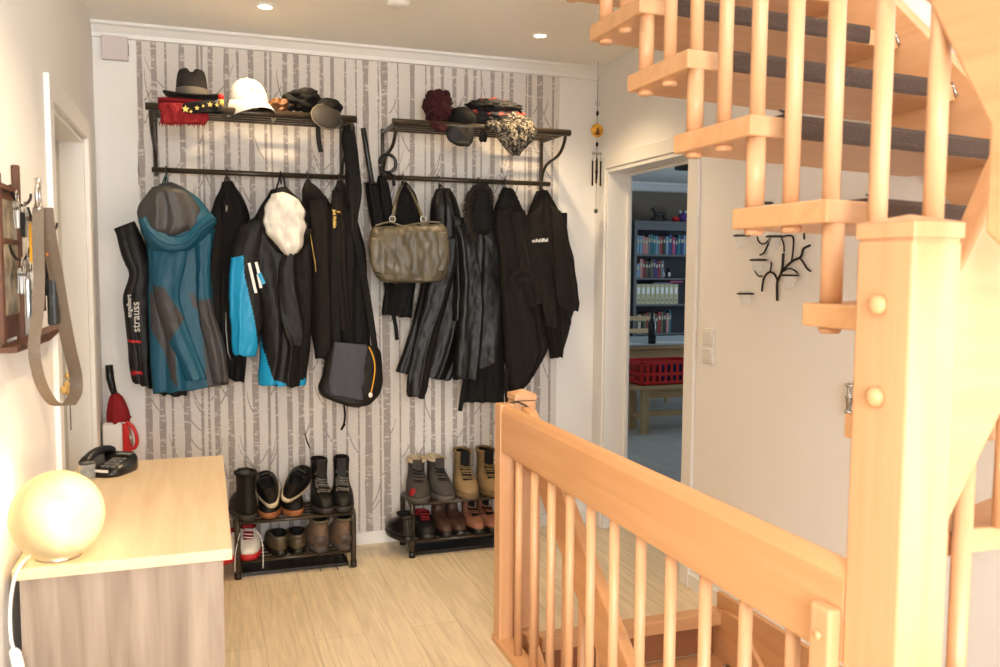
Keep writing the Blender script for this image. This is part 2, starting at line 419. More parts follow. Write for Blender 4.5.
# downlights and ceiling disc
for i, (px, py) in enumerate([(265, 6), (540, 35)]):
    p = atZ(px, py, ZC)
    t = thing('downlight', ['recessed ceiling spotlight nearest the left rack of hats', 'recessed ceiling spotlight nearer the right wall'][i], 'ceiling light', (p.x, p.y, ZC), 'recessed ceiling spotlights')
    part('rim', MB().lathe([(.030, -.001), (.030, -.006), (.040, -.007), (.044, -.004), (.044, 0)], (p.x, p.y, ZC), 28), M['trim'], t)
    part('bulb', MB().lathe([(.0, -.004), (.022, -.004), (.028, -.001)], (p.x, p.y, ZC), 24), emis('bulb_glow', (255, 236, 200), 14), t)
p = atZ(398, 0, ZC)
t = thing('smoke_detector', 'round white smoke detector on the ceiling at the top edge', 'smoke detector', (p.x, p.y, ZC))
part('body', MB().lathe([(0, -.028), (.03, -.027), (.044, -.02), (.05, -.008), (.05, 0)], (p.x, p.y, ZC), 28), M['trim'], t)
# white box high on the back wall
bp = thing('junction_box', 'square white cover box high in the left wall corner', 'wall box', (-.37, YB, 2.44))
part('cover', MB().box(-.428, -.316, YB-.035, YB, 2.385, 2.492), mat('box_plastic', (214, 202, 198), .5), bp, .004)
part('side_slot', MB().box(-.3165, -.314, YB-.026, YB-.012, 2.41, 2.46), M['black_plastic'], bp)
# wall switch
sw = thing('light_switch', 'white double light switch on the wall right of the doorway', 'light switch', (XR, 3.18, 1.11))
part('frame', MB().box(XR-.009, XR, 3.138, 3.222, 1.035, 1.188), M['white'], sw, .003)
for z0 in (1.043, 1.116): part('rocker', MB().prism([(XR-.009, z0+.005), (XR-.013, z0+.005), (XR-.017, z0+.06), (XR-.009, z0+.06)], 'y', 3.148, 3.212), M['white'], sw, .002)
# ================================================================= STAIRS
XC = 1.10
RISE = .197
WX = 2.022
up = thing('ascending_staircase', 'open beech staircase with stepped tread ends rising over the stairwell', 'staircase', (1.55, 1.5, 0))
def zt(n): return RISE*n
# tread: name, top z, inner front y, inner back y, outer front y, outer back y
TR = {13: (2.555, 2.87, 2.58, 2.92), 12: (2.306, 2.62, 2.34, 2.68), 11: (2.057, 2.37, 2.115, 2.45), 10: (1.812, 2.123, 1.893, 2.25),
      9: (1.554, 1.872, 1.695, 2.06), 8: (1.310, 1.614, 1.54, 1.92), 7: (1.115, 1.371, 1.20, 1.72), 6: (1.02, 1.245, .80, 1.45)}
TT = .045
treads = {}
for n, (fi, bi, fo, bo) in TR.items():
    z1 = zt(n)
    x0 = XC
    poly = [(x0, fi), (WX, fo), (WX, bo), (x0, bi)]
    if n == 6: poly = [(1.145, 1.135), (WX, 1.135), (WX, bo), (x0+.0, bi), (x0, 1.175), (1.145, 1.175)]
    if n == 7: poly = [(1.145, 1.14), (WX, fo), (WX, bo), (x0, bi), (x0, 1.175), (1.145, 1.175)]
    treads[n] = part('tread', MB().prism(poly, 'z', z1-TT, z1), M['beech_x'], up, .004)
for n, poly in {5: [(1.20, 1.12), (WX, 1.12), (WX, 1.45), (1.20, 1.17)], 4: [(1.15, .98), (1.16, .1), (1.42, .1), (1.3, .7), (1.2, 1.0)]}.items():
    part('tread', MB().prism(poly, 'z', zt(n)-TT, zt(n)), M['beech_x'], up, .004)
# balusters of the handrail side
P0 = 1.584   # spacer between treads 8 and 9
def railz(y):            # lower edge of the handrail over the treads
    return 1.66 + (y-.985)*1.72 if y < 1.11 else 1.875 + (y-1.11)*.79
XBAL = 1.137
k = 0
for n in range(6, 14):
    fi, bi, fo, bo = TR[n]; z1 = zt(n)
    yp = P0 + .25*(n-8)            # back bolt, where the spacer comes down from the next tread
    yq = yp - .125
    for yy in (yp, yq):
        if n == 6: 
            if yy is yp: yy = 1.209
            else: continue
        if n == 7 and yy is yq: continue
        # bolt cap below the tread
        part('bolt_cap', MB().lathe([(.0, -.013), (.017, -.013), (.021, -.008), (.021, 0)], (XBAL, yy, z1-TT), 18), M['beech_z'], up)
    if n < 13:
        zz = zt(n+1)-TT
        y_ = yp
        part('spacer', MB().cyl((XBAL, y_, z1), (XBAL, y_, zz), .0205, None, 20), M['beech_z'], up)
y = P0 - .25*2
ys = [1.099, 1.222, 1.344, 1.463, 1.584, 1.709, 1.834, 1.959, 2.084, 2.209, 2.334, 2.459, 2.584, 2.709]
for i, yy in enumerate(ys):
    # the tread this baluster stands on
    base = None
    for n in range(6, 14):
        if TR[n][0]-.001 <= yy <= TR[n][1]: base = n
    zb = zt(base) if base else 1.52
    if yy < 1.12: zb = 1.525
    part('baluster', MB().cyl((XBAL, yy, zb), (XBAL, yy, railz(yy)+.03), .0165, None, 20), M['beech_z'], up)
# handrail above
hp = [(.985, 1.66), (1.11, railz(1.11)), (2.75, railz(2.75)), (2.75, railz(2.75)+.25), (1.11, railz(1.11)+.36), (.80, 1.72), (.80, 1.36), (.985, 1.50)]
part('handrail', MB().prism(hp, 'x', 1.118, 1.160), M['beech_y'], up, .008, 'broad beech handrail over the treads', 3)
ap = [(1.14, 1.40), (1.17, 1.44), (1.21, 1.512), (1.277, 1.647), (1.42, 1.93), (1.42, 1.44), (1.306, 1.231), (1.223, 1.091), (1.14, .955)]
part('handrail', MB().prism(ap, 'y', 1.075, 1.125), M['beech_x'], up, .012, 'steep start of the handrail fixed to the newel post', 4)
for (xx, z0, z1) in [(1.235, .0, 1.12), (1.325, .99, 1.29)]:
    part('baluster', MB().cyl((xx, 1.10, z0), (xx, 1.10, z1), .0165, None, 18), M['beech_z'], up)
# newel
nb = MB(); nb.box(1.04, 1.14, 1.04, 1.162, -.2, 1.49)
nw = part('newel_post', nb, M['beech_z'], up, .006)
nc = MB(); nc.box(1.038, 1.142, 1.038, 1.164, 1.494, 1.520)
nc.add([(1.038, 1.038, 1.520), (1.142, 1.038, 1.520), (1.142, 1.164, 1.520), (1.038, 1.164, 1.520), (1.09, 1.101, 1.534)], [(0, 1, 4), (1, 2, 4), (2, 3, 4), (3, 0, 4)])
nc.box(1.043, 1.137, 1.043, 1.159, 1.488, 1.4955)
part('post_cap', nc, M['beech_z'], nw, .002)
for (px, py) in [(880, 305), (877, 397)]:
    q = atX(px, py, 1.04)
    part('bolt_cap', MB().lathe([(.0165, 0), (.0165, .008), (.012, .014), (.005, .0165), (0, .017)], (1.04, q.y, q.z), 24, 0, Matrix.Rotation(-PI/2, 3, 'Y')), M['beech_x'], nw)
# outer string against the right wall
sp = [(1.10, 1.20), (1.804, 1.93), (2.153, 2.285), (2.9, 2.96), (2.9, 2.55), (2.282, 1.967), (2.015, 1.751), (1.876, 1.62), (1.5, 1.18), (1.10, .72), (.6, .5), (.6, .95)]
part('outer_string', MB().prism(sp, 'x', WX, WX+.044), M['beech_y'], up, .004)
# small steel brackets where the treads meet the string
for n in (9, 10, 11):
    fi, bi, fo, bo = TR[n]
    part('bracket', MB().tube([(WX-.002, fo+.012, zt(n)+.006), (WX-.012, fo-.004, zt(n)-.01), (WX-.004, fo-.008, zt(n)-.035)], .004, 8), M['metal'], up)

# mats on the treads
LBM = {11: ('dark brown carpet mat on the highest tread in view', 1.20, 1.895), 10: ('dark brown carpet mat on the second tread from the top', 1.214, 1.905),
       9: ('dark brown carpet mat on the third tread down, level with the upper balusters', 1.198, 1.925), 8: ('dark brown carpet mat on the lowest matted tread behind the newel post', 1.235, 1.93)}
for n, (lb, xa, xb) in LBM.items():
    fi, bi, fo, bo = TR[n]; z1 = zt(n)
    def fy(x): return fi + (fo-fi)*(x-XC)/(WX-XC)
    def by(x): return bi + (bo-bi)*(x-XC)/(WX-XC)
    g = MB(); NX = 16; vs_ = []
    prof = [(.2, .0), (.2, .008), (.0, .009), (-.010, .006), (-.013, -.004), (-.012, -.035), (-.008, -.045), (-.004, -.035), (-.004, -.001), (.0, .0005)]
    for i in range(NX+1):
        x = xa + (xb-xa)*i/NX
        for (dy, dz) in prof:
            yy = fy(x) + (dy if dy < .1 else .19)
            vs_.append((x, yy, z1 + dz))
    n_ = len(prof)
    fs = [(i*n_+k, i*n_+(k+1) % n_, (i+1)*n_+(k+1) % n_, (i+1)*n_+k) for i in range(NX) for k in range(n_)]
    g.add(vs_, fs); b0 = 0
    g.f.append(list(range(n_))); g.m.append(0); g.sm.append(False)
    g.f.append([NX*n_+k for k in range(n_)][::-1]); g.m.append(0); g.sm.append(False)
    c = thing('stair_mat', lb, 'stair mat', ((xa+xb)/2, fy((xa+xb)/2)+.1, z1), 'carpet mats on the open treads')
    part('carpet', g, M['mat'], c)
    # curled black end lip
    q = MB().tube([(xa+.005, fy(xa)-.005, z1+.012), (xa-.012, fy(xa)-.008, z1+.011), (xa-.022, fy(xa)-.008, z1+.013)], [.004, .004, .002], 8)
    part('corner_lip', q, M['black_plastic'], c)

# -------------------------------------------------- guard railing beside the stairwell
gr = thing('guard_railing', 'beech guard railing with broad top rail and round balusters beside the stairwell', 'railing', (1.065, 2.0, 0))
part('end_post', MB().box(1.036, 1.094, 2.975, 3.038, 0, .932), M['beech_z'], gr, .003)
part('top_rail', MB().prism([(1.041, .755), (1.041, .905), (1.048, .925), (1.062, .935), (1.078, .925), (1.084, .905), (1.084, .755)], 'y', 1.163, 2.975), M['beech_y'], gr, .002)
part('base_rail', MB().box(1.028, 1.098, 1.163, 3.04, .0, .022), M['beech_y'], gr, .002)
part('stairwell_fascia', MB().box(1.10, 1.118, WELL_N, 3.04, -.3, -.001), M['beech_y'], gr)
for i in range(11):
    yy = 2.84 - .152*i
    part('baluster', MB().cyl((1.064, yy, .02), (1.064, yy, .765), .0145, None, 20), M['beech_z'], gr)
eb = part('support_block', MB().box(1.012, 1.0405, 1.163, 1.215, .0, .852), M['beech_z'], gr, .006)
q = MB().lathe([(.009, 0), (.009, .004), (.006, .008), (0, .009)], (1.012, 1.188, .80), 18, 0, Matrix.Rotation(-PI/2, 3, 'Y'))
part('bolt_cap', q, M['beech_x'], eb)

# -------------------------------------------------- descending staircase
dn = thing('descending_staircase', 'beech staircase going down behind the guard railing', 'staircase', (1.6, 2.4, 0))
part('floor_nosing', MB().box(1.215, 2.047, 2.975, 3.045, -.052, .003), M['beech_x'], dn, .004)
part('floor_nosing', MB().box(1.12, 1.215, 3.03, 3.06, -.052, .0), M['beech_x'], dn, .002)
part('landing_riser', MB().box(1.19, 2.03, 3.03, 3.039, -.19, -.052), mat('brown_riser', (150, 96, 62), .5), dn)
for n in range(1, 11):
    y0 = 3.03 - .25*n
    part('tread', MB().box(1.185, 2.03, y0-.03, y0+.26, -RISE*n-.045, -RISE*n), M['beech_x'], dn, .004)
    part('riser', MB().box(1.185, 2.03, y0+.02, y0+.034, -RISE*(n+1), -RISE*n-.045), M['beech_x'], dn)
def dline(y, z0): return z0 + (y-3.04)*.788
part('wall_string', MB().prism([(3.03, -.002), (2.95, .02), (2.86, .02), (.6, dline(.6, .10)), (.6, dline(.6, -.25)), (3.03, -.30)], 'x', 2.026, 2.047), M['beech_y'], dn, .003)
part('inner_string', MB().prism([(3.055, .02), (2.96, .03), (.6, dline(.6, .10)), (.6, dline(.6, -.22)), (3.055, -.28)], 'x', 1.145, 1.185), M['beech_y'], dn, .003)
np_ = part('start_post', MB().box(1.125, 1.212, 3.055, 3.142, 0, .93), M['beech_z'], dn, .004)
pc = MB().box(1.123, 1.214, 3.053, 3.144, .933, .955)
pc.add([(1.123, 3.053, .955), (1.214, 3.053, .955), (1.214, 3.144, .955), (1.123, 3.144, .955), (1.1685, 3.0985, .972)], [(0, 1, 4), (1, 2, 4), (2, 3, 4), (3, 0, 4)])
part('post_cap', pc, M['beech_z'], np_, .001)
def hz(y): return .68 + (y-2.66)*.77
part('handrail', MB().prism([(3.055, .91), (2.98, .90), (2.85, hz(2.85)), (.9, hz(.9)), (.9, hz(.9)-.22), (2.85, hz(2.85)-.22), (3.055, .70)], 'x', 1.148, 1.190), M['beech_y'], dn, .010, None, 3)
for i in range(14):
    yy = 2.93 - .14*i
    part('baluster', MB().cyl((1.168, yy, dline(yy, .06)), (1.168, yy, hz(yy)-.2), .0135, None, 16), M['beech_z'], dn)
# steel bracket on the first tread
q = atZ(730, 657, -.15)
part('bracket', MB().tube([(2.02, 2.90, -.196), (2.0, 2.9, -.185), (1.985, 2.88, -.19)], .006, 8), M['metal'], dn)
# black cord looped over the post and rail
cd = [at(507, 405, 3.06), at(511, 402.5, 3.05), at(518, 402, 3.048), at(525, 405, 3.048), at(532, 410, 3.048), at(537, 416, 3.048), at(540, 423, 3.052), at(541, 427, 3.06)]
cdo = part('cord', MB().tube(cd, .0032, 8), M['black_plastic']); tag(cdo, 'thin black cord looped round the small capped post', 'cord')
# ================================================================= COAT RACKS
def coat_rack(label, x0, x1, yf, zf, yr, zr, hooks, right):
    c = thing('coat_rack', label, 'coat rack', ((x0+x1)/2, YB, zr), 'wall racks with hat shelf and hook rail')
    r = M['rack']
    part('front_tube', MB().cyl((x0-.012, yf, zf), (x1+.012, yf, zf), .0165, None, 18), r, c)
    for k in range(4):
        y = yf + .065 + k*.062
        part('shelf_slat', MB().box(x0, x1, y-.009, y+.009, zf-.006, zf+.004), r, c, .002)
    part('hook_rail', MB().cyl((x0-.006, yr, zr), (x1+.012, yr, zr), .0125, None, 16), r, c)
    for x in (x0+.008, x1-.008):
        part('wall_upright', MB().box(x-.009, x+.009, YB-.018, YB-.0022, zr-.02, zf+.02), r, c, .003)
        part('shelf_bearer', MB().box(x-.007, x+.007, yf, YB-.016, zf-.008, zf+.008), r, c, .002)
        part('rail_bearer', MB().box(x-.007, x+.007, yr, YB-.016, zr-.008, zr+.008), r, c, .002)
        pts = [(x, yf+.01, zf-.005), (x, yf+.03, zf-.05), (x, yf+.10, zf-.10), (x, YB-.10, zr+.105), (x, YB-.035, zr+.06), (x, YB-.016, zr+.0)]
        part('brace', MB().tube(smooth(pts, 3), .0085, 10), r, c)
    for hx in hooks:
        pts = [(hx, yr, zr+.017), (hx, yr-.014, zr+.012), (hx, yr-.016, zr-.005), (hx, yr-.010, zr-.028), (hx, yr-.022, zr-.044), (hx, yr-.036, zr-.038), (hx, yr-.040, zr-.026)]
        part('hook', MB().tube(smooth(pts, 2), .0038, 8), r, c)
    return c
def smooth(pts, k=3):
    pts = [Vector(p) for p in pts]; out = []
    for i in range(len(pts)-1):
        p0 = pts[max(i-1, 0)]; p1 = pts[i]; p2 = pts[i+1]; p3 = pts[min(i+2, len(pts)-1)]
        for j in range(k):
            t = j/k
            out.append(.5*((2*p1) + (p2-p0)*t + (2*p0-5*p1+4*p2-p3)*t*t + (3*p1-p0-3*p2+p3)*t**3))
    out.append(pts[-1]); return out
YR = 4.26
def hx(px, py=178): return at(px, py, YR-.03).x
coat_rack('dark metal coat rack carrying the white cap and grey fedora', -.218, .665, 4.0, 2.13, YR, 1.888, [hx(166), hx(227), hx(281), hx(308), hx(340)], False)
coat_rack('dark metal coat rack nearer the doorway, carrying the burgundy knit hat', .858, 1.745, 4.0, 2.13, YR, 1.898, [hx(404), hx(440), hx(480), hx(506), hx(541)], True)

# ================================================================= CLOTH
def inpoly(x, y, p):
    c = False; n = len(p)
    for i in range(n):
        x1, y1 = p[i]; x2, y2 = p[i-1]
        if (y1 > y) != (y2 > y) and x < (x2-x1)*(y-y1)/(y2-y1)+x1: c = not c
    return c
def crom(vals, t):
    n = len(vals)-1; f = min(max(t*n, 0), n-1e-6); i = int(f); u = f-i
    p0 = vals[max(i-1, 0)]; p1 = vals[i]; p2 = vals[i+1]; p3 = vals[min(i+2, n)]
    return [.5*((2*b)+(c-a)*u+(2*a-5*b+4*c-d)*u*u+(3*b-a-3*c+d)*u**3) for a, b, c, d in zip(p0, p1, p2, p3)]
def cloth(name, rows, Y, th, mats, parent, amp=.011, freq=5, seed=0, paint=None, nu=40, nv=None, label=None, topt=.35, hem=True, wrink=.0035, edge=.005, cross=False, lab=None):
    """soft hanging cloth: rows of left/right edge points, real thickness th, folds amp"""
    g = MB(); rows = [tuple(map(float, r)) for r in rows]
    ln = sum(math.hypot(rows[i+1][0]-rows[i][0], rows[i+1][1]-rows[i][1]) for i in range(len(rows)-1))
    nv = nv or max(16, int(ln/2.2))
    sv = Vector((seed*3.7, seed*1.3, seed*.9)); P = []; RG = []
    for j in range(nv+1):
        v = j/nv; xl, yl, xr, yr = crom(rows, v)
        prof = min(1, (topt + (1-topt)*min(1, v*5)**.7)); 
        if not hem: prof *= min(1, (1-v)*6)**.5
        ring = []; pr_ = []
        # ragged edge
        e1 = edge*noise.noise(Vector((0, v*9, 3))+sv)*211; e2 = edge*noise.noise(Vector((5, v*9, 1))+sv)*211
        xl += e1; xr += e2
        for k in range(nu):      # front, left to right
            u = -1 + 2*k/(nu-1)
            px = xl + (xr-xl)*(u+1)/2; py = yl + (yr-yl)*(u+1)/2
            w_ = at(px, py, Y)
            e = (1-abs(u)**2.4)**.5 * th * prof
            a = amp*(.25+.75*v)
            ph = u*freq + v*1.2*math.sin(seed*2.1) + noise.noise(Vector((u*1.1, v*1.6, 0))+sv)*2.2
            fd = a*math.sin(ph*1.5+seed) + a*.22*math.sin(ph*3.7+seed*1.7)
            wr = wrink*(1.3*noise.noise(Vector((w_.x*20, w_.z*16 + w_.x*12, 2))+sv) + .8*noise.noise(Vector((w_.x*46, w_.z*34-w_.x*20, 5))+sv))
            env = (1-abs(u)**6)
            ring.append(Vector((w_.x, Y - e + (fd+wr)*env, w_.z + (.004*math.sin(ph*2) if v > .97 else 0)))); pr_.append((px, py))
        for k in range(nu-2, 0, -1):   # back
            if k % 3 and True: continue
            u = -1 + 2*k/(nu-1)
            px = xl + (xr-xl)*(u+1)/2; py = yl + (yr-yl)*(u+1)/2
            w_ = at(px, py, Y); e = (1-abs(u)**2.4)**.5 * th*.55*prof
            ring.append(Vector((w_.x, min(Y + e, YB-.02), w_.z))); pr_.append((px, py))
        RG.append(ring); P.append(pr_)
    n = len(RG[0])
    fs = []; mi = []
    for i in range(nv):
        for k in range(n):
            k2 = (k+1) % n; fs.append((i*n+k, i*n+k2, (i+1)*n+k2, (i+1)*n+k)); m_ = 0
            if paint:
                cx_ = (P[i][k][0]+P[i+1][k2][0])/2; cy_ = (P[i][k][1]+P[i+1][k2][1])/2
                for (poly, mm) in paint:
                    if inpoly(cx_, cy_, poly): m_ = mm
            mi.append(m_)
    g.add([p for r in RG for p in r], fs, mi, True)
    # closing caps
    for i, rev in ((0, True), (nv, False)):
        c = sum(RG[i], Vector((0, 0, 0)))/n + Vector((0, 0, .012 if (not rev and hem) else 0))
        g.v.append(c); ci = len(g.v)-1
        for k in range(n):
            k2 = (k+1) % n; a_, b_ = i*n+k, i*n+k2
            g.f.append([ci, b_, a_] if not rev else [ci, a_, b_]); g.m.append(0); g.sm.append(True)
    return part(name, g, mats, parent, 0, lab)
def pxline(pts, Y): return [at(px, py, Y) for px, py in pts]
def strap_mesh(pts, wd, tk=.003, n=8):
    return MB().tube(pts, wd/2, n, 0, True, False, max(.15, tk/wd*2))
def ribbon(pts, wd, tk=.003, mi=0, wdir=None):
    """flat band along pts, width measured along wdir (default: across the path in the wall plane)"""
    g = MB(); m = len(pts); vs_ = []
    for i in range(m):
        t = (pts[min(i+1, m-1)]-pts[max(i-1, 0)]).normalized()
        s_ = (Vector((0, 1, 0)).cross(t)).normalized() if wdir is None else (wdir - t*wdir.dot(t)).normalized()
        nn = t.cross(s_).normalized()
        for a, b in ((-1, -1), (1, -1), (1, 1), (-1, 1)): vs_.append(pts[i] + s_*a*wd/2 + nn*b*tk/2)
    fs = [(i*4+k, i*4+(k+1) % 4, (i+1)*4+(k+1) % 4, (i+1)*4+k) for i in range(m-1) for k in range(4)]
    fs += [(3, 2, 1, 0), ((m-1)*4, (m-1)*4+1, (m-1)*4+2, (m-1)*4+3)]
    return g.add(vs_, fs, mi)
def loop(parent, px, py, top_px, Y, m):
    """hanging loop from the hook to the garment"""
    h = Vector((hx(top_px), YR-.034, 1.86)); q = at(px, py, Y)
    pts = smooth([q + Vector((-.012, 0, -.01)), q + Vector((-.010, .0, .012)), h + Vector((0, 0, .004)), q + Vector((.010, 0, .012)), q + Vector((.012, 0, -.01))], 4)
    return part('hanging_loop', MB().tube(pts, .003, 6), m, parent)
def garment(name, label, cat, px, Y):
    h = at(px, 180, Y)
    return thing(name, label, cat, (h.x, Y, 1.85), 'jackets hanging on the racks')
def text3d(name, s, size, loc, right, up_, m, parent, ext=.0015, w=1.0):
    cu = bpy.data.curves.new(name+'_curve', 'FONT'); cu.body = s; cu.size = size; cu.extrude = ext; cu.align_x = 'CENTER'; cu.align_y = 'CENTER'; cu.offset = .0004
    tmp = bpy.data.objects.new('tmp', cu); C.objects.link(tmp); bpy.context.view_layer.update()
    me = bpy.data.meshes.new_from_object(tmp.evaluated_get(bpy.context.evaluated_depsgraph_get())); bpy.data.objects.remove(tmp)
    me.name = name; me.materials.clear(); me.materials.append(m); o = bpy.data.objects.new(name, me); C.objects.link(o)
    right = Vector(right).normalized(); up_ = Vector(up_).normalized(); nn = right.cross(up_).normalized()
    mw = Matrix(((right.x*w, up_.x, nn.x, 0), (right.y*w, up_.y, nn.y, 0), (right.z*w, up_.z, nn.z, 0), (0, 0, 0, 1)))
    loc = Vector(loc)
    if parent: loc = loc - wpos(parent); o.parent = parent
    mw.translation = loc; o.matrix_basis = mw
    return o

# --- 1: black softshell at the far left, printed sleeve
YG = 4.16
g1 = garment('softshell_jacket', 'black softshell jacket with printed sleeve and red stripes, leftmost of all', 'jacket', 168, 4.22)
cloth('body', [(146,205,182,205),(142,222,196,222),(146,250,200,250),(148,300,198,300),(150,350,194,350),(154,393,187,395)], 4.25, .05, [M['black2']], g1, .01, 5, 1)
cloth('sleeve', [(114,229,135,221),(117,240,142,236),(124,262,150,258),(129,275,152,275),(123,296,152,298),(124,318,151,322),(127,340,152,342),(129,362,152,364),(132,381,153,388)], 4.215, .045,
      [M['black2'], mat('red_stripe', (186, 22, 30), .6)], g1, .006, 3, 2, [([(120,337),(142,339),(142,342),(120,340)], 1), ([(120,370),(143,371),(143,374),(120,373)], 1)], label=None)
loop(g1, 160, 204, 166, 4.25, M['black'])
p = at(135.5, 316, 4.16)
text3d('print', 'strauss', .047, at(136, 317, 4.158), (.0, 0, 1), (-1, 0, 0), M['print'], g1, w=1.05)
text3d('print', 'engelbert', .027, at(129.2, 306, 4.166), (.0, 0, 1), (-1, 0, 0), M['print'], g1)
# --- 2: teal jacket
g2 = garment('rain_jacket', 'teal and charcoal hooded rain jacket near the left end of the rack', 'jacket', 168, 4.12)
TG = [M['teal'], M['grey']]
cloth('body', [(150,222,200,214),(148,232,214,228),(147,248,214,236),(148,275,211,262),(148,305,213,296),(149,340,218,330),(150,365,224,358),(153,393,229,384)], 4.15, .062, TG, g2, .012, 4, 4,
      [([(196,215),(207,222),(209,262),(211,295),(219,330),(229,350),(229,384),(208,386),(206,372),(203,340),(198,310),(192,305),(190,292),(206,300),(202,262),(194,240)], 1), ([(150,290),(168,300),(173,318),(170,330),(176,355),(178,385),(172,380),(165,350),(152,330)], 1)], nu=56)
cloth('sleeve', [(152,250,190,246),(151,268,186,264),(152,286,182,282),(157,310,180,300),(165,335,186,322),(176,360,196,348),(186,381,207,378)], 4.10, .035, TG, g2, .006, 3, 6,
      [([(146,284),(165,287),(172,300),(185,318),(180,326),(174,334),(168,345),(150,310)], 1)])
cloth('sleeve', [(194,238,212,232),(196,262,211,256),(196,282,210,276),(197,303,212,300),(200,325,216,318),(206,350,224,344),(212,382,229,382)], 4.10, .03, TG, g2, .006, 3, 7,
      [([(190,302),(215,298),(230,350),(230,390),(205,390)], 1)])
# hood: outer shell, dark lined opening, collar
cloth('hood', [(160,184,172,182),(152,192,184,188),(143,204,198,198),(139,217,210,212),(141,232,217,222),(149,246,206,238),(156,254,188,252)], 4.11, .07, [M['teal'], M['grey']], g2, .006, 4, 8,
      [([(150,184),(175,180),(196,196),(185,190),(168,186),(150,192)], 1)], hem=False)
cloth('hood_lining', [(152,187,170,185),(146,195,186,191),(139,205,196,201),(137,216,201,213),(142,228,199,226),(152,237,184,237)], 4.068, .045, [M['lining']], g2, .007, 5, 9, hem=False, lab='grey lining inside the hood')
cloth('collar', [(138,220,146,216),(144,231,152,226),(155,246,162,232),(172,252,172,236),(190,247,186,234),(203,232,197,222),(216,222,210,212)], 4.04, .022, [M['teal']], g2, .004, 2, 10)
loop(g2, 165, 186, 166, 4.10, M['teal'])
# --- 3: plain black jacket
g3 = garment('fleece_jacket', 'plain black jacket hanging between the teal one and the bright blue sleeve', 'jacket', 229, 4.2)
cloth('body', [(222,182,233,181),(218,192,238,190),(212,208,246,204),(209,225,250,222),(210,260,252,260),(208,300,250,300),(205,335,248,338),(206,372,244,382)], 4.23, .06, [M['black']], g3, .014, 5, 12)
cloth('sleeve', [(214,210,226,206),(208,232,226,232),(206,262,222,262),(207,292,221,292),(210,322,224,322),(214,352,228,352)], 4.19, .03, [M['brownblack']], g3, .006, 3, 13)
loop(g3, 227, 182, 227, 4.22, M['black'])
part('zip', MB().tube(pxline([(226,312),(226,330),(228,352),(231,360)], 4.15), .003, 6), M['metal'], g3)
part('toggle', MB().cyl(at(226.5,205,4.15), at(226.5,212,4.15), .005), M['metal'], g3)
# --- 4: dark jacket with blue sleeve and white hood lining
g4 = garment('ski_jacket', 'black jacket with bright blue side and white lined hood, on the left rack', 'jacket', 282, 4.13)
cloth('body', [(256,216,306,216),(244,226,312,224),(240,240,313,240),(246,262,313,262),(252,290,313,290),(258,320,312,320),(260,350,310,350),(258,376,307,376),(258,384,305,386)], 4.15, .065, [M['black2'], M['cyan']], g4, .014, 5, 15,
      [([(230,262),(250,258),(256,300),(262,345),(272,378),(285,382),(285,390),(250,390)], 1), ([(299,380),(306,377),(306,388),(299,388)], 1)], nu=56)
cloth('sleeve', [(240,226,268,214),(232,248,264,238),(230,262,262,256),(229,285,262,282),(229,305,262,303),(231,330,262,328),(232,354,256,356)], 4.11, .04, [M['black2'], M['cyan']], g4, .008, 3, 16,
      [([(225,258),(243,256),(244,276),(249,296),(254,320),(258,345),(258,362),(225,360)], 1)])
cloth('sleeve', [(300,226,314,230),(284,250,300,248),(278,275,298,272),(279,305,301,302),(283,330,304,328),(288,346,302,346)], 4.09, .028, [M['black2']], g4, .008, 3, 17)
cloth('hood', [(270,190,286,186),(263,202,296,196),(256,214,306,206),(254,226,311,218),(262,240,310,232),(274,252,304,250),(282,258,296,258)], 4.12, .06, [M['black2']], g4, .006, 4, 18, hem=False)
cloth('hood_lining', [(272,194,284,192),(268,202,295,197),(264,213,302,206),(264,224,305,216),(267,234,306,228),(277,246,302,246),(286,256,296,254)], 4.075, .045, [M['white_lining']], g4, .008, 4, 19, hem=False, edge=.012, wrink=.012, lab='white lining inside the hood')
part('hanging_loop', MB().tube(smooth(pxline([(275,193),(279,180),(281,174),(284,180),(286,192)], 4.16), 3), .004, 6), M['black'], g4)
for (a, b) in (((249,263),(256,293)), ((256,262),(259,274)), ((258,274),(261,288))):
    part('reflective_tab', ribbon([at(a[0], a[1], 4.058), at(b[0], b[1], 4.058)], .013, .003), M['white'], g4)
part('reflective_tab', ribbon([at(259, 273, 4.057), at(264, 284, 4.057)], .018, .003), M['cyan'], g4)
# --- 5: dark brown hoodie
g5 = garment('zip_hoodie', 'dark brown black zip jacket just right of the white hood lining', 'jacket', 310, 4.17)
cloth('body', [(304,183,311,182),(302,192,320,190),(303,206,330,203),(306,225,336,222),(308,260,338,260),(309,300,338,300),(311,330,337,330),(316,358,333,358)], 4.22, .05, [M['brownblack']], g5, .012, 4, 21)
cloth('sleeve', [(308,200,326,196),(309,226,332,222),(311,256,334,252),(314,290,335,288),(315,325,335,325),(317,357,333,357)], 4.165, .035, [M['brownblack']], g5, .007, 3, 22)
loop(g5, 308, 184, 308, 4.21, M['black'])
part('zip', MB().tube(pxline([(310,232),(312,245),(315,262),(316,272)], 4.112), .0022, 6), M['gold'], g5)
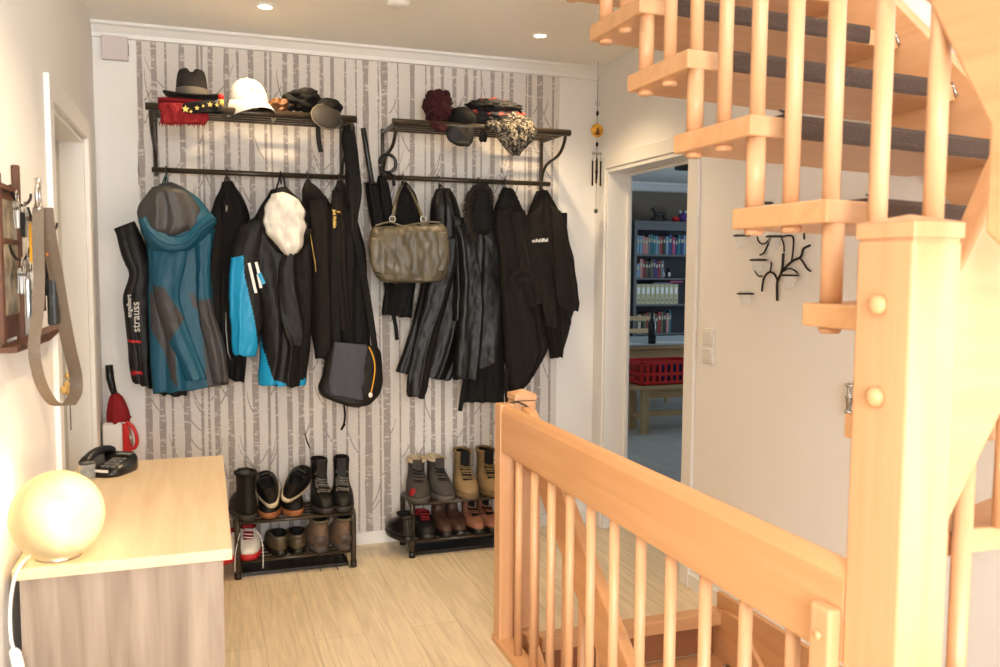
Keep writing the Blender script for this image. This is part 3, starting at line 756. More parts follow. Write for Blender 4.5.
# --- 6: long black jacket with yellow stitching
g6 = garment('long_jacket', 'long black jacket with small yellow lettering, above the slate shoulder bag', 'jacket', 340, 4.15)
g6.name = 'long_jacket'
cloth('body', [(336,184,344,183),(332,196,350,198),(330,212,356,216),(330,235,362,236),(331,262,367,262),(332,290,368,292),(332,320,369,322),(334,345,370,348)], 4.19, .055, [M['black']], g6, .010, 4, 24)
cloth('sleeve', [(332,190,343,190),(331,215,345,213),(332,245,347,242),(333,275,348,272),(335,305,350,303),(338,330,352,330)], 4.145, .028, [M['brownblack']], g6, .006, 3, 25)
loop(g6, 340, 184, 340, 4.18, M['black'])
text3d('lettering', 'Jack Wolfskin', .022, at(334.5, 219, 4.112), (0, 0, -1), (1, 0, 0), M['gold'], g6, w=.72)
part('emblem', MB().rbox(at(338.5, 212, 4.112), (.016, .002, .006), Matrix.Rotation(.2, 3, 'Y')), M['yellow'], g6)
# --- 7: black scarf over the right end of the left rack
s7 = garment('scarf', 'long black scarf draped over the right end of the left rack', 'scarf', 350, 4.08); s7['group'] = 'scarves on the racks'
cloth('drape', [(343,126,354,124),(342,140,356,142),(344,158,359,160),(347,175,361,178),(349,195,361,198),(350,215,358,220),(351,235,356,238)], 4.03, .022, [M['black']], s7, .006, 3, 27)
cloth('drape', [(344,126,350,124),(344,150,351,150),(345,175,352,175),(346,205,352,205)], 4.075, .016, [M['black']], s7, .005, 3, 28)
# --- slate shoulder bag
b1 = thing('shoulder_bag', 'slate grey shoulder bag with a yellow zip, hanging lowest on the left rack', 'bag', (.66, 4.08, 1.0))
cloth('bag_body', [(334,343,377,346),(329,350,381,353),(325,362,382,366),(321,378,383,380),(318,390,381,391),(322,396,376,399),(332,401,368,405),(345,405,358,407)], 4.09, .055, [M['black2']], b1, .002, 2, 30, hem=False, topt=.6, wrink=.003)
cloth('flap', [(334,342,367,345),(332,355,368,358),(330,372,367,376),(328,385,365,390),(330,394,364,400)], 4.052, .026, [M['slate']], b1, .0015, 2, 31, topt=.7, wrink=.002, lab='slate blue front flap')
part('zip', MB().tube(smooth(pxline([(369,347),(373,356),(375,368),(373,384),(370,396)], 4.042), 3), .0035, 8), M['yellow'], b1)
part('zip_pull', MB().ell(at(370.5, 395, 4.038), (.010, .005, .013)), M['white'], b1)
part('shoulder_strap', ribbon(smooth([at(337, 344, 4.09), at(335, 300, 4.11), at(336, 240, 4.12), at(339, 195, 4.15), Vector((hx(340), YR-.036, 1.860))], 4), .034, .004), M['black'], b1)
part('shoulder_strap', ribbon(smooth([at(375, 348, 4.09), at(368, 300, 4.115), at(357, 240, 4.13), at(345, 195, 4.15), Vector((hx(340)+.004, YR-.036, 1.860))], 4), .03, .004), M['black'], b1)
part('strap_end', MB().tube(smooth(pxline([(344,405),(345,415),(344,424),(341,430),(345,424)], 4.08), 3), .005, 6), M['black'], b1)
# --- umbrellas at the left end of the right rack
u1 = thing('umbrella', 'folded black umbrella with a straight handle between the two racks', 'umbrella', (.82, 4.2, 1.85), 'black umbrellas by the racks')
part('handle', MB().cyl(at(363, 128, 4.17), at(372, 183, 4.18), .013), M['black_plastic'], u1, .002)
part('canopy', MB().rings([[at(cx_, cy_, 4.19) + Vector((r*math.cos(a)*(1+.12*math.sin(5*a)), r*math.sin(a)*(1+.12*math.sin(5*a)), 0)) for a in [2*PI*k/30 for k in range(30)]] for (cx_, cy_, r) in [(371.5,182,.020),(372.5,187,.033),(376,210,.034),(380,236,.030),(384,262,.022),(387,288,.010)]]), M['black'], u1)
part('closing_band', MB().tube([at(371,184,4.185) + Vector((.034*math.cos(a), .034*math.sin(a), 0)) for a in [2*PI*k/20 for k in range(20)]], .004, 6, closed=True), M['black_plastic'], u1)
u2 = thing('umbrella', 'folded black umbrella with a curved crook handle hung on the right rack', 'umbrella', (.9, 4.2, 1.85), 'black umbrellas by the racks')
cc = at(387.5, 163.5, 4.22)
part('handle', MB().tube([cc + Vector((.042*math.cos(a), -.004*a, .044*math.sin(a))) for a in [PI*(1.05-1.75*k/18) for k in range(19)]] + [at(393.5, 176, 4.17), at(394, 186, 4.17)], .0085, 10), M['black_plastic'], u2)
part('canopy', MB().rings([[at(cx_, cy_, 4.2) + Vector((r*math.cos(a)*(1+.12*math.sin(5*a)), r*math.sin(a)*(1+.12*math.sin(5*a)), 0)) for a in [2*PI*k/30 for k in range(30)]] for (cx_, cy_, r) in [(381,176,.014),(383,183,.028),(386,205,.032),(390,232,.028),(394,262,.015)]]), M['black'], u2)
part('shaft', MB().cyl(at(379.5, 166, 4.2), at(381.5, 178, 4.2), .006), M['black_plastic'], u2)

# --- leather handbag
b2 = thing('handbag', 'olive grey leather handbag with two handles hanging on the right rack', 'bag', (.93, 4.0, 1.5))
cloth('bag_body', [(373,227,443,224),(370,233,447,229),(369,243,449,243),(370,258,449,262),(373,271,446,276),(379,280,441,281),(388,283,428,282.5)], 4.03, .075, [M['olive_leather']], b2, .006, 3.2, 33, hem=False, topt=.45, nu=60, wrink=.008)
cloth('side_pocket', [(371,238,386,238),(370,250,387,250),(371,262,388,262),(374,272,388,275)], 3.985, .018, [M['olive_leather']], b2, .002, 2, 34, topt=.7)
cloth('side_pocket', [(431,232,447,232),(431,245,449,245),(431,258,448,260),(430,270,444,272)], 3.985, .018, [M['olive_leather']], b2, .002, 2, 35, topt=.7)
part('top_seam', MB().tube(smooth(pxline([(375,226),(390,222),(402,226),(415,224),(430,222),(441,223)], 3.99), 3), .0045, 8), M['olive_leather'], b2)
for dx, yy in ((0, 3.985), (4, 4.02)):
    part('handle', MB().tube(smooth([at(392+dx*.3, 222, yy), at(394+dx*.3, 208, yy+.02), at(399, 192, 4.12), Vector((hx(404)+dx*.001, YR-.036, 1.862)), at(411, 192, 4.12), at(419-dx*.2, 208, yy+.02), at(424-dx*.3, 222, yy)], 4), .0055, 8), M['olive_leather'], b2)
for px in (392.5, 423.5):
    q = at(px, 219, 3.975)
    part('ring', MB().tube([q + Vector((.014*math.cos(a), 0, .014*math.sin(a))) for a in [2*PI*k/20 for k in range(20)]], .0028, 6, closed=True), M['metal'], b2)
for px in (398, 416):
    part('zip', MB().tube(pxline([(px, 226), (px-3, 250), (px-4, 270)], 3.955), .0018, 6), M['olive_leather'], b2)
# --- 8: black garment behind the handbag
g8 = garment('black_vest', 'black vest behind the olive handbag, strap ends showing below it', 'jacket', 405, 4.2); g8.name = 'vest'
cloth('body', [(401,184,408,183),(396,196,415,194),(392,212,420,210),(390,235,420,235),(388,262,418,262),(386,285,415,285),(383,300,413,305),(382,314,411,318)], 4.22, .045, [M['black']], g8, .012, 5, 37)
part('strap', ribbon(pxline([(393,312),(396,328),(397,340)], 4.2), .02, .004), M['black'], g8)
loop(g8, 404, 184, 404, 4.2, M['black'])
# --- 9: black leather jacket
g9 = garment('leather_jacket', 'black leather jacket with long sleeve, right of the olive handbag', 'jacket', 442, 4.17)
cloth('body', [(436,189,449,188),(432,200,455,198),(430,216,460,212),(428,240,464,238),(424,262,466,262),(420,290,467,290),(413,320,466,320),(404,348,460,352),(396,369,452,378),(398,372,448,380)], 4.19, .055, [M['leather']], g9, .014, 5, 39, nu=52)
cloth('sleeve', [(436,240,460,236),(430,270,456,268),(424,296,449,296),(417,325,441,327),(411,355,432,359),(407,380,428,386),(407,396,425,398)], 4.125, .032, [M['leather']], g9, .007, 3, 40)
cloth('sleeve', [(452,215,464,218),(454,250,468,250),(453,290,470,290),(452,320,470,322)], 4.13, .03, [M['leather']], g9, .006, 3, 41)
loop(g9, 441, 190, 440, 4.18, M['black'])
# --- 10: parka with fur hood
g10 = garment('parka', 'black parka with a fur trimmed hood in the middle of the right rack', 'jacket', 480, 4.14)
cloth('body', [(466,222,494,220),(462,238,497,236),(458,262,500,260),(455,292,501,290),(454,320,502,318),(453,350,504,345),(453,380,504,356)], 4.15, .055, [M['leather'], M['black2']], g10, .014, 5, 43, nu=50)
cloth('lining_hem', [(470,340,502,330),(468,360,504,352),(466,380,505,378),(464,396,504,402),(460,402,503,400)], 4.20, .04, [M['black']], g10, .010, 6, 44)
cloth('sleeve', [(455,226,470,222),(458,250,476,248),(460,280,482,276),(459,310,484,308),(456,345,482,345),(453,377,478,380)], 4.105, .030, [M['leather']], g10, .008, 4, 45)
cloth('hood', [(474,186,488,184),(470,196,491,193),(468,208,493,205),(469,222,493,220),(474,236,491,236)], 4.13, .06, [M['black']], g10, .005, 3, 46, hem=False)
fur = MB(); rnd = random.Random(3)
cp = smooth([at(x, y, 4.085) for x, y in [(473,238),(469,224),(468,208),(470,195),(478,186),(487,188),(491,200)]], 10)
for q in cp:
    for _ in range(14):
        d = Vector((rnd.gauss(0, 1), rnd.gauss(-.5, .8), rnd.gauss(0, 1))).normalized()
        fur.tube([q, q + d*.018 + Vector((0, 0, -.004)), q + d*.03 + Vector((0, 0, -.014))], [.0022, .0014, .0004], 4, caps=False)
fur.tube(cp, .012, 8)
part('fur_trim', fur, mat('dark_brown_fur', (44, 34, 27), .9), g10, 0, 'shaggy dark brown fur edge')
loop(g10, 480, 186, 480, 4.13, M['black'])
part('belt_end', ribbon(smooth(pxline([(468,352),(466,372),(463,392),(460,411)], 4.12), 3), .024, .005), M['black'], g10)
# --- 11: wool coat with belt
g11 = garment('wool_coat', 'brown black wool coat with a tied belt, reaching down to the wooden post', 'coat', 508, 4.13)
cloth('body', [(501,190,512,189),(497,200,518,200),(493,214,524,213),(492,236,530,234),(495,262,534,258),(497,290,538,285),(500,318,542,310),(502,342,546,332),(505,366,547,350),(508,392,528,382)], 4.16, .06, [M['brownblack']], g11, .013, 5, 48, nu=54)
cloth('sleeve', [(509,212,525,210),(513,236,531,232),(517,258,535,254),(521,282,540,276),(527,308,543,302)], 4.10, .030, [M['brownblack']], g11, .006, 3, 49)
cloth('collar', [(502,188,511,188),(498,198,517,197),(496,208,521,206)], 4.10, .035, [M['black']], g11, .004, 3, 50)
part('belt', ribbon(smooth([at(515,288,4.06), at(512,279,4.055), at(519,271,4.05), at(528,270,4.05), at(533,275,4.055), at(528,280,4.05), at(518,279,4.045)], 4), .026, .006), M['brownblack'], g11)
part('belt_end', ribbon(smooth(pxline([(507,368),(506,385),(507,400),(508,405)], 4.10), 3), .02, .005), M['black'], g11)
loop(g11, 505, 190, 506, 4.13, M['black'])
# --- 12: softshell at the right end
g12 = garment('softshell_jacket', 'brown black softshell jacket with small white lettering at the right end', 'jacket', 544, 4.12)
cloth('body', [(537,191,547,190),(532,202,553,200),(527,214,558,211),(524,230,563,228),(527,252,568,250),(532,280,572,278),(538,300,574,304),(542,318,570,322),(546,340,566,338),(550,358,561,356)], 4.17, .06, [M['brownblack']], g12, .012, 5, 52, nu=50)
cloth('sleeve', [(548,204,561,212),(551,230,567,232),(553,258,573,256),(554,285,577,283),(555,302,579,303),(558,309,578,311)], 4.11, .036, [M['brownblack']], g12, .006, 3, 53)
cloth('sleeve', [(526,216,540,208),(527,240,545,236),(532,266,550,262),(538,292,554,290),(543,315,557,313),(545,327,557,328)], 4.10, .030, [M['brownblack']], g12, .006, 3, 54)
cloth('lining_hem', [(552,292,576,294),(556,312,573,312),(562,316,570,320)], 4.19, .03, [M['black']], g12, .006, 3, 55)
part('drawcord', MB().tube(smooth(pxline([(566,308),(570,316),(571,323),(569,326)], 4.1), 3), .0025, 6), M['black_plastic'], g12)
loop(g12, 542, 192, 541, 4.14, M['black'])
text3d('lettering', 'schöffel', .026, at(540, 240.5, 4.062), (1, 0, .12), (0, 0, 1), M['white'], g12, w=1.1)
# folded flat thing behind the last jacket
cb = part('collar_board', MB().rbox(at(563, 221, 4.30), (.045, .02, .09)), M['black2'], None, .004)
tag(cb, 'small flat black pouch against the wall behind the rightmost jacket', 'pouch'); cb.name = 'wall_pouch'
# ================================================================= HATS AND SCARVES ON THE SHELVES
ZS = 2.149        # top of the shelf tubes
def ring_xy(c, rx, ry, n=36, f=None):
    out = []
    for k in range(n):
        a = 2*PI*k/n; r = f(a) if f else (1, 0)
        out.append(Vector((c[0]+rx*r[0]*math.cos(a), c[1]+ry*r[0]*math.sin(a), c[2]+r[1])))
    return out
# fedora
c = at(192, 100, 4.08); fx, fy_ = c.x, 4.10; fz = ZS + .045
h = thing('fedora_hat', 'dark grey felt fedora with a pale band on the left shelf', 'hat', (fx, fy_, fz))
def brimf(a): return (1, .022*abs(math.cos(a))**2.0 - .008*abs(math.sin(a)))
rr = [ring_xy((fx, fy_, fz+.004), .066, .078, 40, lambda a: (1, 0)), ring_xy((fx, fy_, fz-.002), .095, .105, 40, lambda a: (1, .5*brimf(a)[1])), ring_xy((fx, fy_, fz-.001), .122, .132, 40, brimf),
      ring_xy((fx, fy_, fz+.003), .122, .132, 40, brimf), ring_xy((fx, fy_, fz+.004), .095, .105, 40, lambda a: (1, .5*brimf(a)[1])), ring_xy((fx, fy_, fz+.009), .066, .078, 40)]
part('brim', MB().rings(rr, 0, True, True), M['felt'], h)
def crown(a, t):   # pinched teardrop crown
    pin = 1 - .22*t*math.exp(-((a-1.5*PI)/.5)**2)
    return (pin, 0)
rr = []
for t, r, z in [(0, .068, .005), (.2, .067, .04), (.5, .064, .075), (.8, .060, .10), (1, .054, .118), (1, .046, .126), (1, .030, .118), (1, .012, .100)]:
    rr.append(ring_xy((fx, fy_, fz+z), r, r*1.15, 40, lambda a, t=t, z=z: (1 - .24*t*math.exp(-((a-1.5*PI)/.55)**2), (-.028*math.exp(-((math.cos(a))/.35)**2) if z > .1 else 0) + .004*math.sin(3*a))))
part('crown', MB().rings(rr), M['felt'], h)
part('hat_band', MB().rings([ring_xy((fx, fy_, fz+z), r, r*1.15, 40) for r, z in [(.0685, .008), (.0692, .012), (.0688, .036), (.0672, .038)]], 0, False, False), M['felt_band'], h, 0, 'pale grey band')
# red knit scarf hanging over the tube
s = thing('scarf', 'bright red knit scarf lying under the fedora and hanging over the tube', 'scarf', (at(182, 110, 4.0).x, 4.02, ZS), 'scarves on the racks')
cloth('knit', [(159,103,196,104),(158,108,207,111),(161,114,209,118),(160,120,207,123),(163,124,206,124)], 3.975, .02, [M['red_cloth']], s, .005, 9, 60, hem=False, topt=.8, edge=.012)
fr = MB(); rnd = random.Random(9)
for i in range(46):
    px = 160 + i; q = at(px, 122, 3.968); l_ = rnd.uniform(.008, .024)
    fr.tube([q, q + Vector((rnd.uniform(-.006, .006), -.004, -l_))], [.003, .0015], 5)
part('fringe', fr, M['red_cloth'], s)
g = MB().rings([[Vector((at(px, 104, 4.06).x, 4.06+ry*math.cos(a), ZS+.016+.016*math.sin(a))) for a in [2*PI*k/14 for k in range(14)]] for px, ry in [(158, .02), (164, .06), (185, .07), (200, .06), (208, .03)]])
part('fold', g, M['red_cloth'], s)
# star ribbon
s = thing('ribbon_band', 'black band with gold stars lying along the shelf under the fedora', 'scarf', (at(200, 108, 4.0).x, 4.0, ZS))
cloth('band', [(182,104,212,100),(181,109,220,104),(183,113,223,110),(190,114,222,113)], 3.962, .018, [M['black']], s, .002, 3, 61, hem=False, topt=.8)
def star(mb, c, r):
    vs_ = [Vector((c.x + (r if k % 2 == 0 else r*.42)*math.sin(PI*k/5), c.y, c.z + (r if k % 2 == 0 else r*.42)*math.cos(PI*k/5))) for k in range(10)]
    mb.add([Vector((v.x, v.y-.002, v.z)) for v in vs_] + [Vector((v.x, v.y+.01, v.z)) for v in vs_], [list(range(10))] + [(i, (i+1) % 10, (i+1) % 10+10, i+10) for i in range(10)])
st = MB()
for (px, py, r) in [(185.5, 109, .017), (197, 108, .011), (210, 104.5, .013), (203, 106, .008), (217, 105, .010), (191, 111.5, .008)]: star(st, at(px, py, 3.944), r)
part('star_print', st, M['gold'], s)
s = thing('bobble', 'small red and yellow bobble beside the fedora brim', 'ornament', (at(220, 99, 4.0).x, 4.03, ZS))
part('red_end', MB().ell(at(221, 97, 4.03), (.013, .013, .013), amp=.2, fr=20), M['red'], s)
part('knot', MB().ell(at(221, 103, 4.03), (.013, .013, .018), amp=.2, fr=20), M['gold'], s)
# white cap
c = at(248, 96, 4.05); cx_ = c.x; cz_ = ZS + .012
h = thing('baseball_cap', 'white baseball cap facing the room on the left shelf', 'cap', (cx_, 4.08, ZS), 'caps on the racks')
rr = []
for t in [0, .12, .3, .5, .68, .82, .93, .985]:
    r = math.cos(t*PI/2)**.75
    rr.append([Vector((cx_ + .088*r*math.cos(a) - .004*t, 4.075 + .098*r*math.sin(a), cz_ + .012 + .118*math.sin(t*PI/2))) for a in [2*PI*k/36 for k in range(36)]])
part('crown', MB().rings(rr), M['white_cloth'], h)
part('button', MB().ell((cx_-.004, 4.075, cz_+.131), (.009, .009, .006)), M['white_cloth'], h)
vz = MB(); vs_ = []; nn = 18
for i in range(nn+1):
    a = PI + PI*i/nn
    for rr_, dz in ((1, .006), (1.35, -.014), (1.62, -.036), (1.62, -.040), (1.35, -.018), (1, .002)):
        ex = rr_ if True else 1
        x_ = .0885*math.cos(a)*(1+(rr_-1)*.35); y_ = .098*math.sin(a)*(rr_ if rr_ == 1 else 1+(rr_-1)*1.2*abs(math.sin(a))**.5)
        vs_.append((cx_+.012*(rr_-1) + x_, 4.075 + y_, cz_ + .020 + dz - .012*abs(math.cos(a))*0 - (rr_-1)*.05*abs(math.cos(a))**2))
vz.add(vs_, [(i*6+k, i*6+(k+1) % 6, (i+1)*6+(k+1) % 6, (i+1)*6+k) for i in range(nn) for k in range(6)], 0, True)
part('visor', vz, M['white_cloth'], h)
h.rotation_euler.z = .35
em = MB()
for (px, py, w_) in [(244, 89.5, .014), (251, 90, .022), (246.5, 94, .008), (251, 94.5, .008)]:
    q = at(px, py, 3.985); 
    for k in range(3): em.tube([q + Vector((-w_/2, 0, .003-k*.003)), q + Vector((w_/2, .001, .004-k*.003))], .0014, 5)
part('embroidery', em, mat('grey_thread', (150, 144, 138), .7), h)
# brown cap, black hat stack, grey cap at the right end of the left shelf
def lump(name, lb, cat, px, py, w_px, h_px, Y, ry, m, seed, amp=.35, group=None, fr=7):
    c = at(px, py, Y); sx = w_px/2*.0048; sz = h_px/2*.0048
    t = thing(name, lb, cat, (c.x, Y, c.z-sz), group)
    part('cloth', MB().ell(c, (sx, ry, sz), 40, 24, 0, amp, fr, seed, -.75), m, t); return t, c
t, c = lump('glove', 'brown leather glove lying between the white cap and the black hat', 'glove', 280, 107, 24, 15, 4.08, .06, mat('brown_leather', (96, 58, 26), .5), 3)
part('cuff', MB().ell(at(289, 108, 4.07), (.018, .04, .026), 20, 12, 0, .2, 8, 4), M['black'], t)
t, c = lump('cap', 'dark brown flat cap edge beside the white cap', 'cap', 266, 109, 14, 8, 4.07, .05, M['felt'], 5)
t, c = lump('knit_hat', 'black knitted hats crumpled on the right end of the left shelf', 'hat', 304, 102, 40, 21, 4.10, .08, M['black'], 6, .3)
part('fold', MB().ell(at(303, 96, 4.08), (.07, .06, .022), 36, 14, 0, .35, 9, 7), M['black'], t)
part('fold', MB().ell(at(307, 92, 4.08), (.045, .04, .018), 30, 14, 0, .35, 9, 8), M['felt'], t)
t = thing('visor_cap', 'grey cap with a round brim tipped over the tube at the right end', 'cap', (at(327, 114, 4.0).x, 4.0, ZS), 'caps on the racks')
q = at(327, 116, 3.975)
rotv = Matrix.Rotation(R_(64), 3, 'X') @ Matrix.Rotation(R_(8), 3, 'Y')
part('brim', MB().lathe([(.0, .012), (.04, .010), (.062, .002), (.07, -.004), (.068, -.008), (.055, -.002), (.0, .004)], q, 32, 0, rotv, 1.0, .95), mat('grey_brim', (46, 41, 37), .7), t)
part('brim_edge', MB().tube([q + rotv @ Vector((.069*math.cos(a), .066*math.sin(a), -.006)) for a in [2*PI*k/30 for k in range(30)]], .004, 6, closed=True), M['felt_band'], t)
part('crown', MB().ell(at(329, 108, 4.05), (.062, .06, .045), 28, 16, 0, .15, 8, 9), M['black'], t)
part('strap', ribbon(smooth(pxline([(319,119),(318,130),(319,142),(321,152)], 3.968), 3), .022, .004), M['black'], t)
# right shelf: burgundy hat, black cap, patterned scarf, checked scarf
t = thing('knit_hat', 'burgundy fluffy knit hat standing at the left of the right shelf', 'hat', (at(438, 120, 4.05).x, 4.05, ZS))
part('crown', MB().ell(at(438, 108, 4.07), (.068, .07, .083), 48, 36, 0, .32, 11, 12), M['burg'], t)
part('ear_lobe', MB().ell(at(431, 96, 4.07), (.024, .035, .026), 24, 14, 0, .4, 12, 13), M['burg'], t)
part('ear_lobe', MB().ell(at(445, 96, 4.07), (.026, .035, .026), 24, 14, 0, .4, 12, 14), M['burg'], t)
cloth('hanging_edge', [(430,122,446,123),(431,127,448,129),(435,131,446,132)], 3.98, .014, [M['burg']], t, .003, 5, 62, hem=False, topt=.9)
t = thing('baseball_cap', 'black cap with its visor hanging down below the right shelf tube', 'cap', (at(460, 125, 4.03).x, 4.03, ZS), 'caps on the racks')
part('crown', MB().ell(at(462, 119, 4.05), (.075, .075, .058), 36, 20, 0, .08, 5, 15), M['black'], t)
cloth('visor', [(447,127,473,127),(446,134,474,133),(449,141,473,141),(456,145,469,147)], 3.965, .016, [M['black2']], t, .001, 1, 63, hem=False, topt=.9, edge=.001)
part('underside', MB().ell(at(463, 143.5, 3.955), (.036, .012, .012), 20, 10), M['felt'], t)
def pattern(name, c1, c2, c3, scale):
    m, nt, b = newmat(name); L = nt.links.new
    tc = nt.nodes.new('ShaderNodeTexCoord'); n = nt.nodes.new('ShaderNodeTexNoise'); n.inputs['Scale'].default_value = scale; n.inputs['Detail'].default_value = 2
    r = nt.nodes.new('ShaderNodeValToRGB'); r.color_ramp.interpolation = 'CONSTANT'
    e = r.color_ramp.elements; e[0].color = lin(c1); e[1].position = .52; e[1].color = lin(c2); e.new(.60).color = lin(c3)
    L(tc.outputs['Object'], n.inputs[0]); L(n.outputs[0], r.inputs[0]); L(r.outputs[0], b.inputs['Base Color']); b.inputs['Roughness'].default_value = .85
    return m
PR = pattern('black_red_print', (26, 22, 24), (150, 52, 44), (190, 80, 64), 14)
PC = pattern('black_white_print', (38, 33, 29), (140, 128, 110), (88, 78, 66), 60)
t = thing('scarf', 'crumpled black and red patterned scarf on the right shelf', 'scarf', (at(495, 115, 4.05).x, 4.05, ZS), 'scarves on the racks')
part('heap', MB().ell(at(494, 115, 4.08), (.150, .085, .075), 64, 36, 0, .30, 9, 17), PR, t)
part('fold', MB().ell(at(486, 107, 4.04), (.090, .05, .030), 48, 20, 0, .45, 10, 18), M['black'], t)
part('fold', MB().ell(at(508, 108, 4.05), (.070, .05, .026), 48, 20, 0, .45, 10, 19), PR, t)
t = thing('scarf', 'black and white patterned scarf hanging in a loop below the right shelf', 'scarf', (at(512, 130, 4.0).x, 4.0, ZS), 'scarves on the racks')
cloth('swag', [(487,121,530,118),(485,127,536,128),(494,134,537,134),(500,142,532,142),(506,150,524,150),(511,155,520,155)], 3.968, .035, [PC], t, .012, 6, 64, hem=False, topt=.6, wrink=.012)
part('upper_fold', MB().ell(at(508, 120, 4.03), (.095, .06, .034), 48, 20, 0, .4, 10, 20), PC, t)
t, c = lump('glove', 'small black glove hanging between the black cap and patterned scarf', 'glove', 483, 137, 9, 12, 3.975, .014, M['black'], 21, .3)

# ================================================================= SHOE RACKS
def shoe_rack(label, x0, x1, y0, y1, z1, z0, tray_lb):
    c = thing('shoe_rack', label, 'shoe rack', ((x0+x1)/2, (y0+y1)/2, 0), 'two-tier shoe racks')
    r = M['rack']
    for tz in (z1, z0):
        for k in range(6):
            y = y0 + (y1-y0)*k/5
            part('tier_tube', MB().cyl((x0, y, tz - (.004 if k % 5 else 0)), (x1, y, tz - (.004 if k % 5 else 0)), .008 if k % 5 == 0 else .0055, None, 12), r, c)
    for x in (x0, x1):
        pts = smooth([(x, y0, .012), (x, y0, z1-.03), (x, y0+.012, z1-.002), (x, y0+.04, z1+.008), (x, y1-.04, z1+.008), (x, y1-.012, z1-.002), (x, y1, z1-.03), (x, y1, .012)], 3)
        part('side_frame', MB().tube([Vector(p) for p in pts], .0135, 12), r, c)
        part('side_bar', MB().box(x-.006, x+.006, y0, y1, z0-.014, z0+.004), r, c, .002)
        for y in (y0, y1): part('foot', MB().cyl((x, y, .0), (x, y, .03), .017, .015, 14), M['black_plastic'], c)
    return c
LX0, LX1, LY0, LY1 = .118, .652, 4.02, 4.27
Z1, Z0 = .262, .078
shoe_rack('dark metal two-tier shoe rack below the left jackets', LX0, LX1, LY0, LY1, Z1, Z0, '')
RX0, RX1, RY0, RY1 = .952, 1.55, 4.06, 4.27
shoe_rack('dark metal two-tier shoe rack near the wooden post', RX0, RX1, RY0, RY1, Z1+.006, Z0, '')
tr = MB(); tr.box(LX0+.02, LX1-.02, LY0+.02, LY1-.02, .0, .004); 
for a in ((LX0+.02, LX1-.02, LY0+.02, LY0+.026), (LX0+.02, LX1-.02, LY1-.026, LY1-.02), (LX0+.02, LX0+.026, LY0+.026, LY1-.026), (LX1-.026, LX1-.02, LY0+.026, LY1-.026)): tr.box(*a, .004, .018)
tag(part('shoe_tray', tr, mat('dark_tray', (44, 40, 38), .25), None), 'shallow dark tray on the floor under the left shoe rack', 'tray', 'trays under the shoe racks')
tr = MB(); tr.box(RX0+.02, RX1-.02, RY0+.02, RY1-.02, .0, .004)
for a in ((RX0+.02, RX1-.02, RY0+.02, RY0+.026), (RX0+.02, RX1-.02, RY1-.026, RY1-.02), (RX0+.02, RX0+.026, RY0+.026, RY1-.026), (RX1-.026, RX1-.02, RY0+.026, RY1-.026)): tr.box(*a, .004, .018)
tag(part('shoe_tray', tr, M['black_plastic'], None), 'shallow dark tray on the floor under the right shoe rack', 'tray', 'trays under the shoe racks')

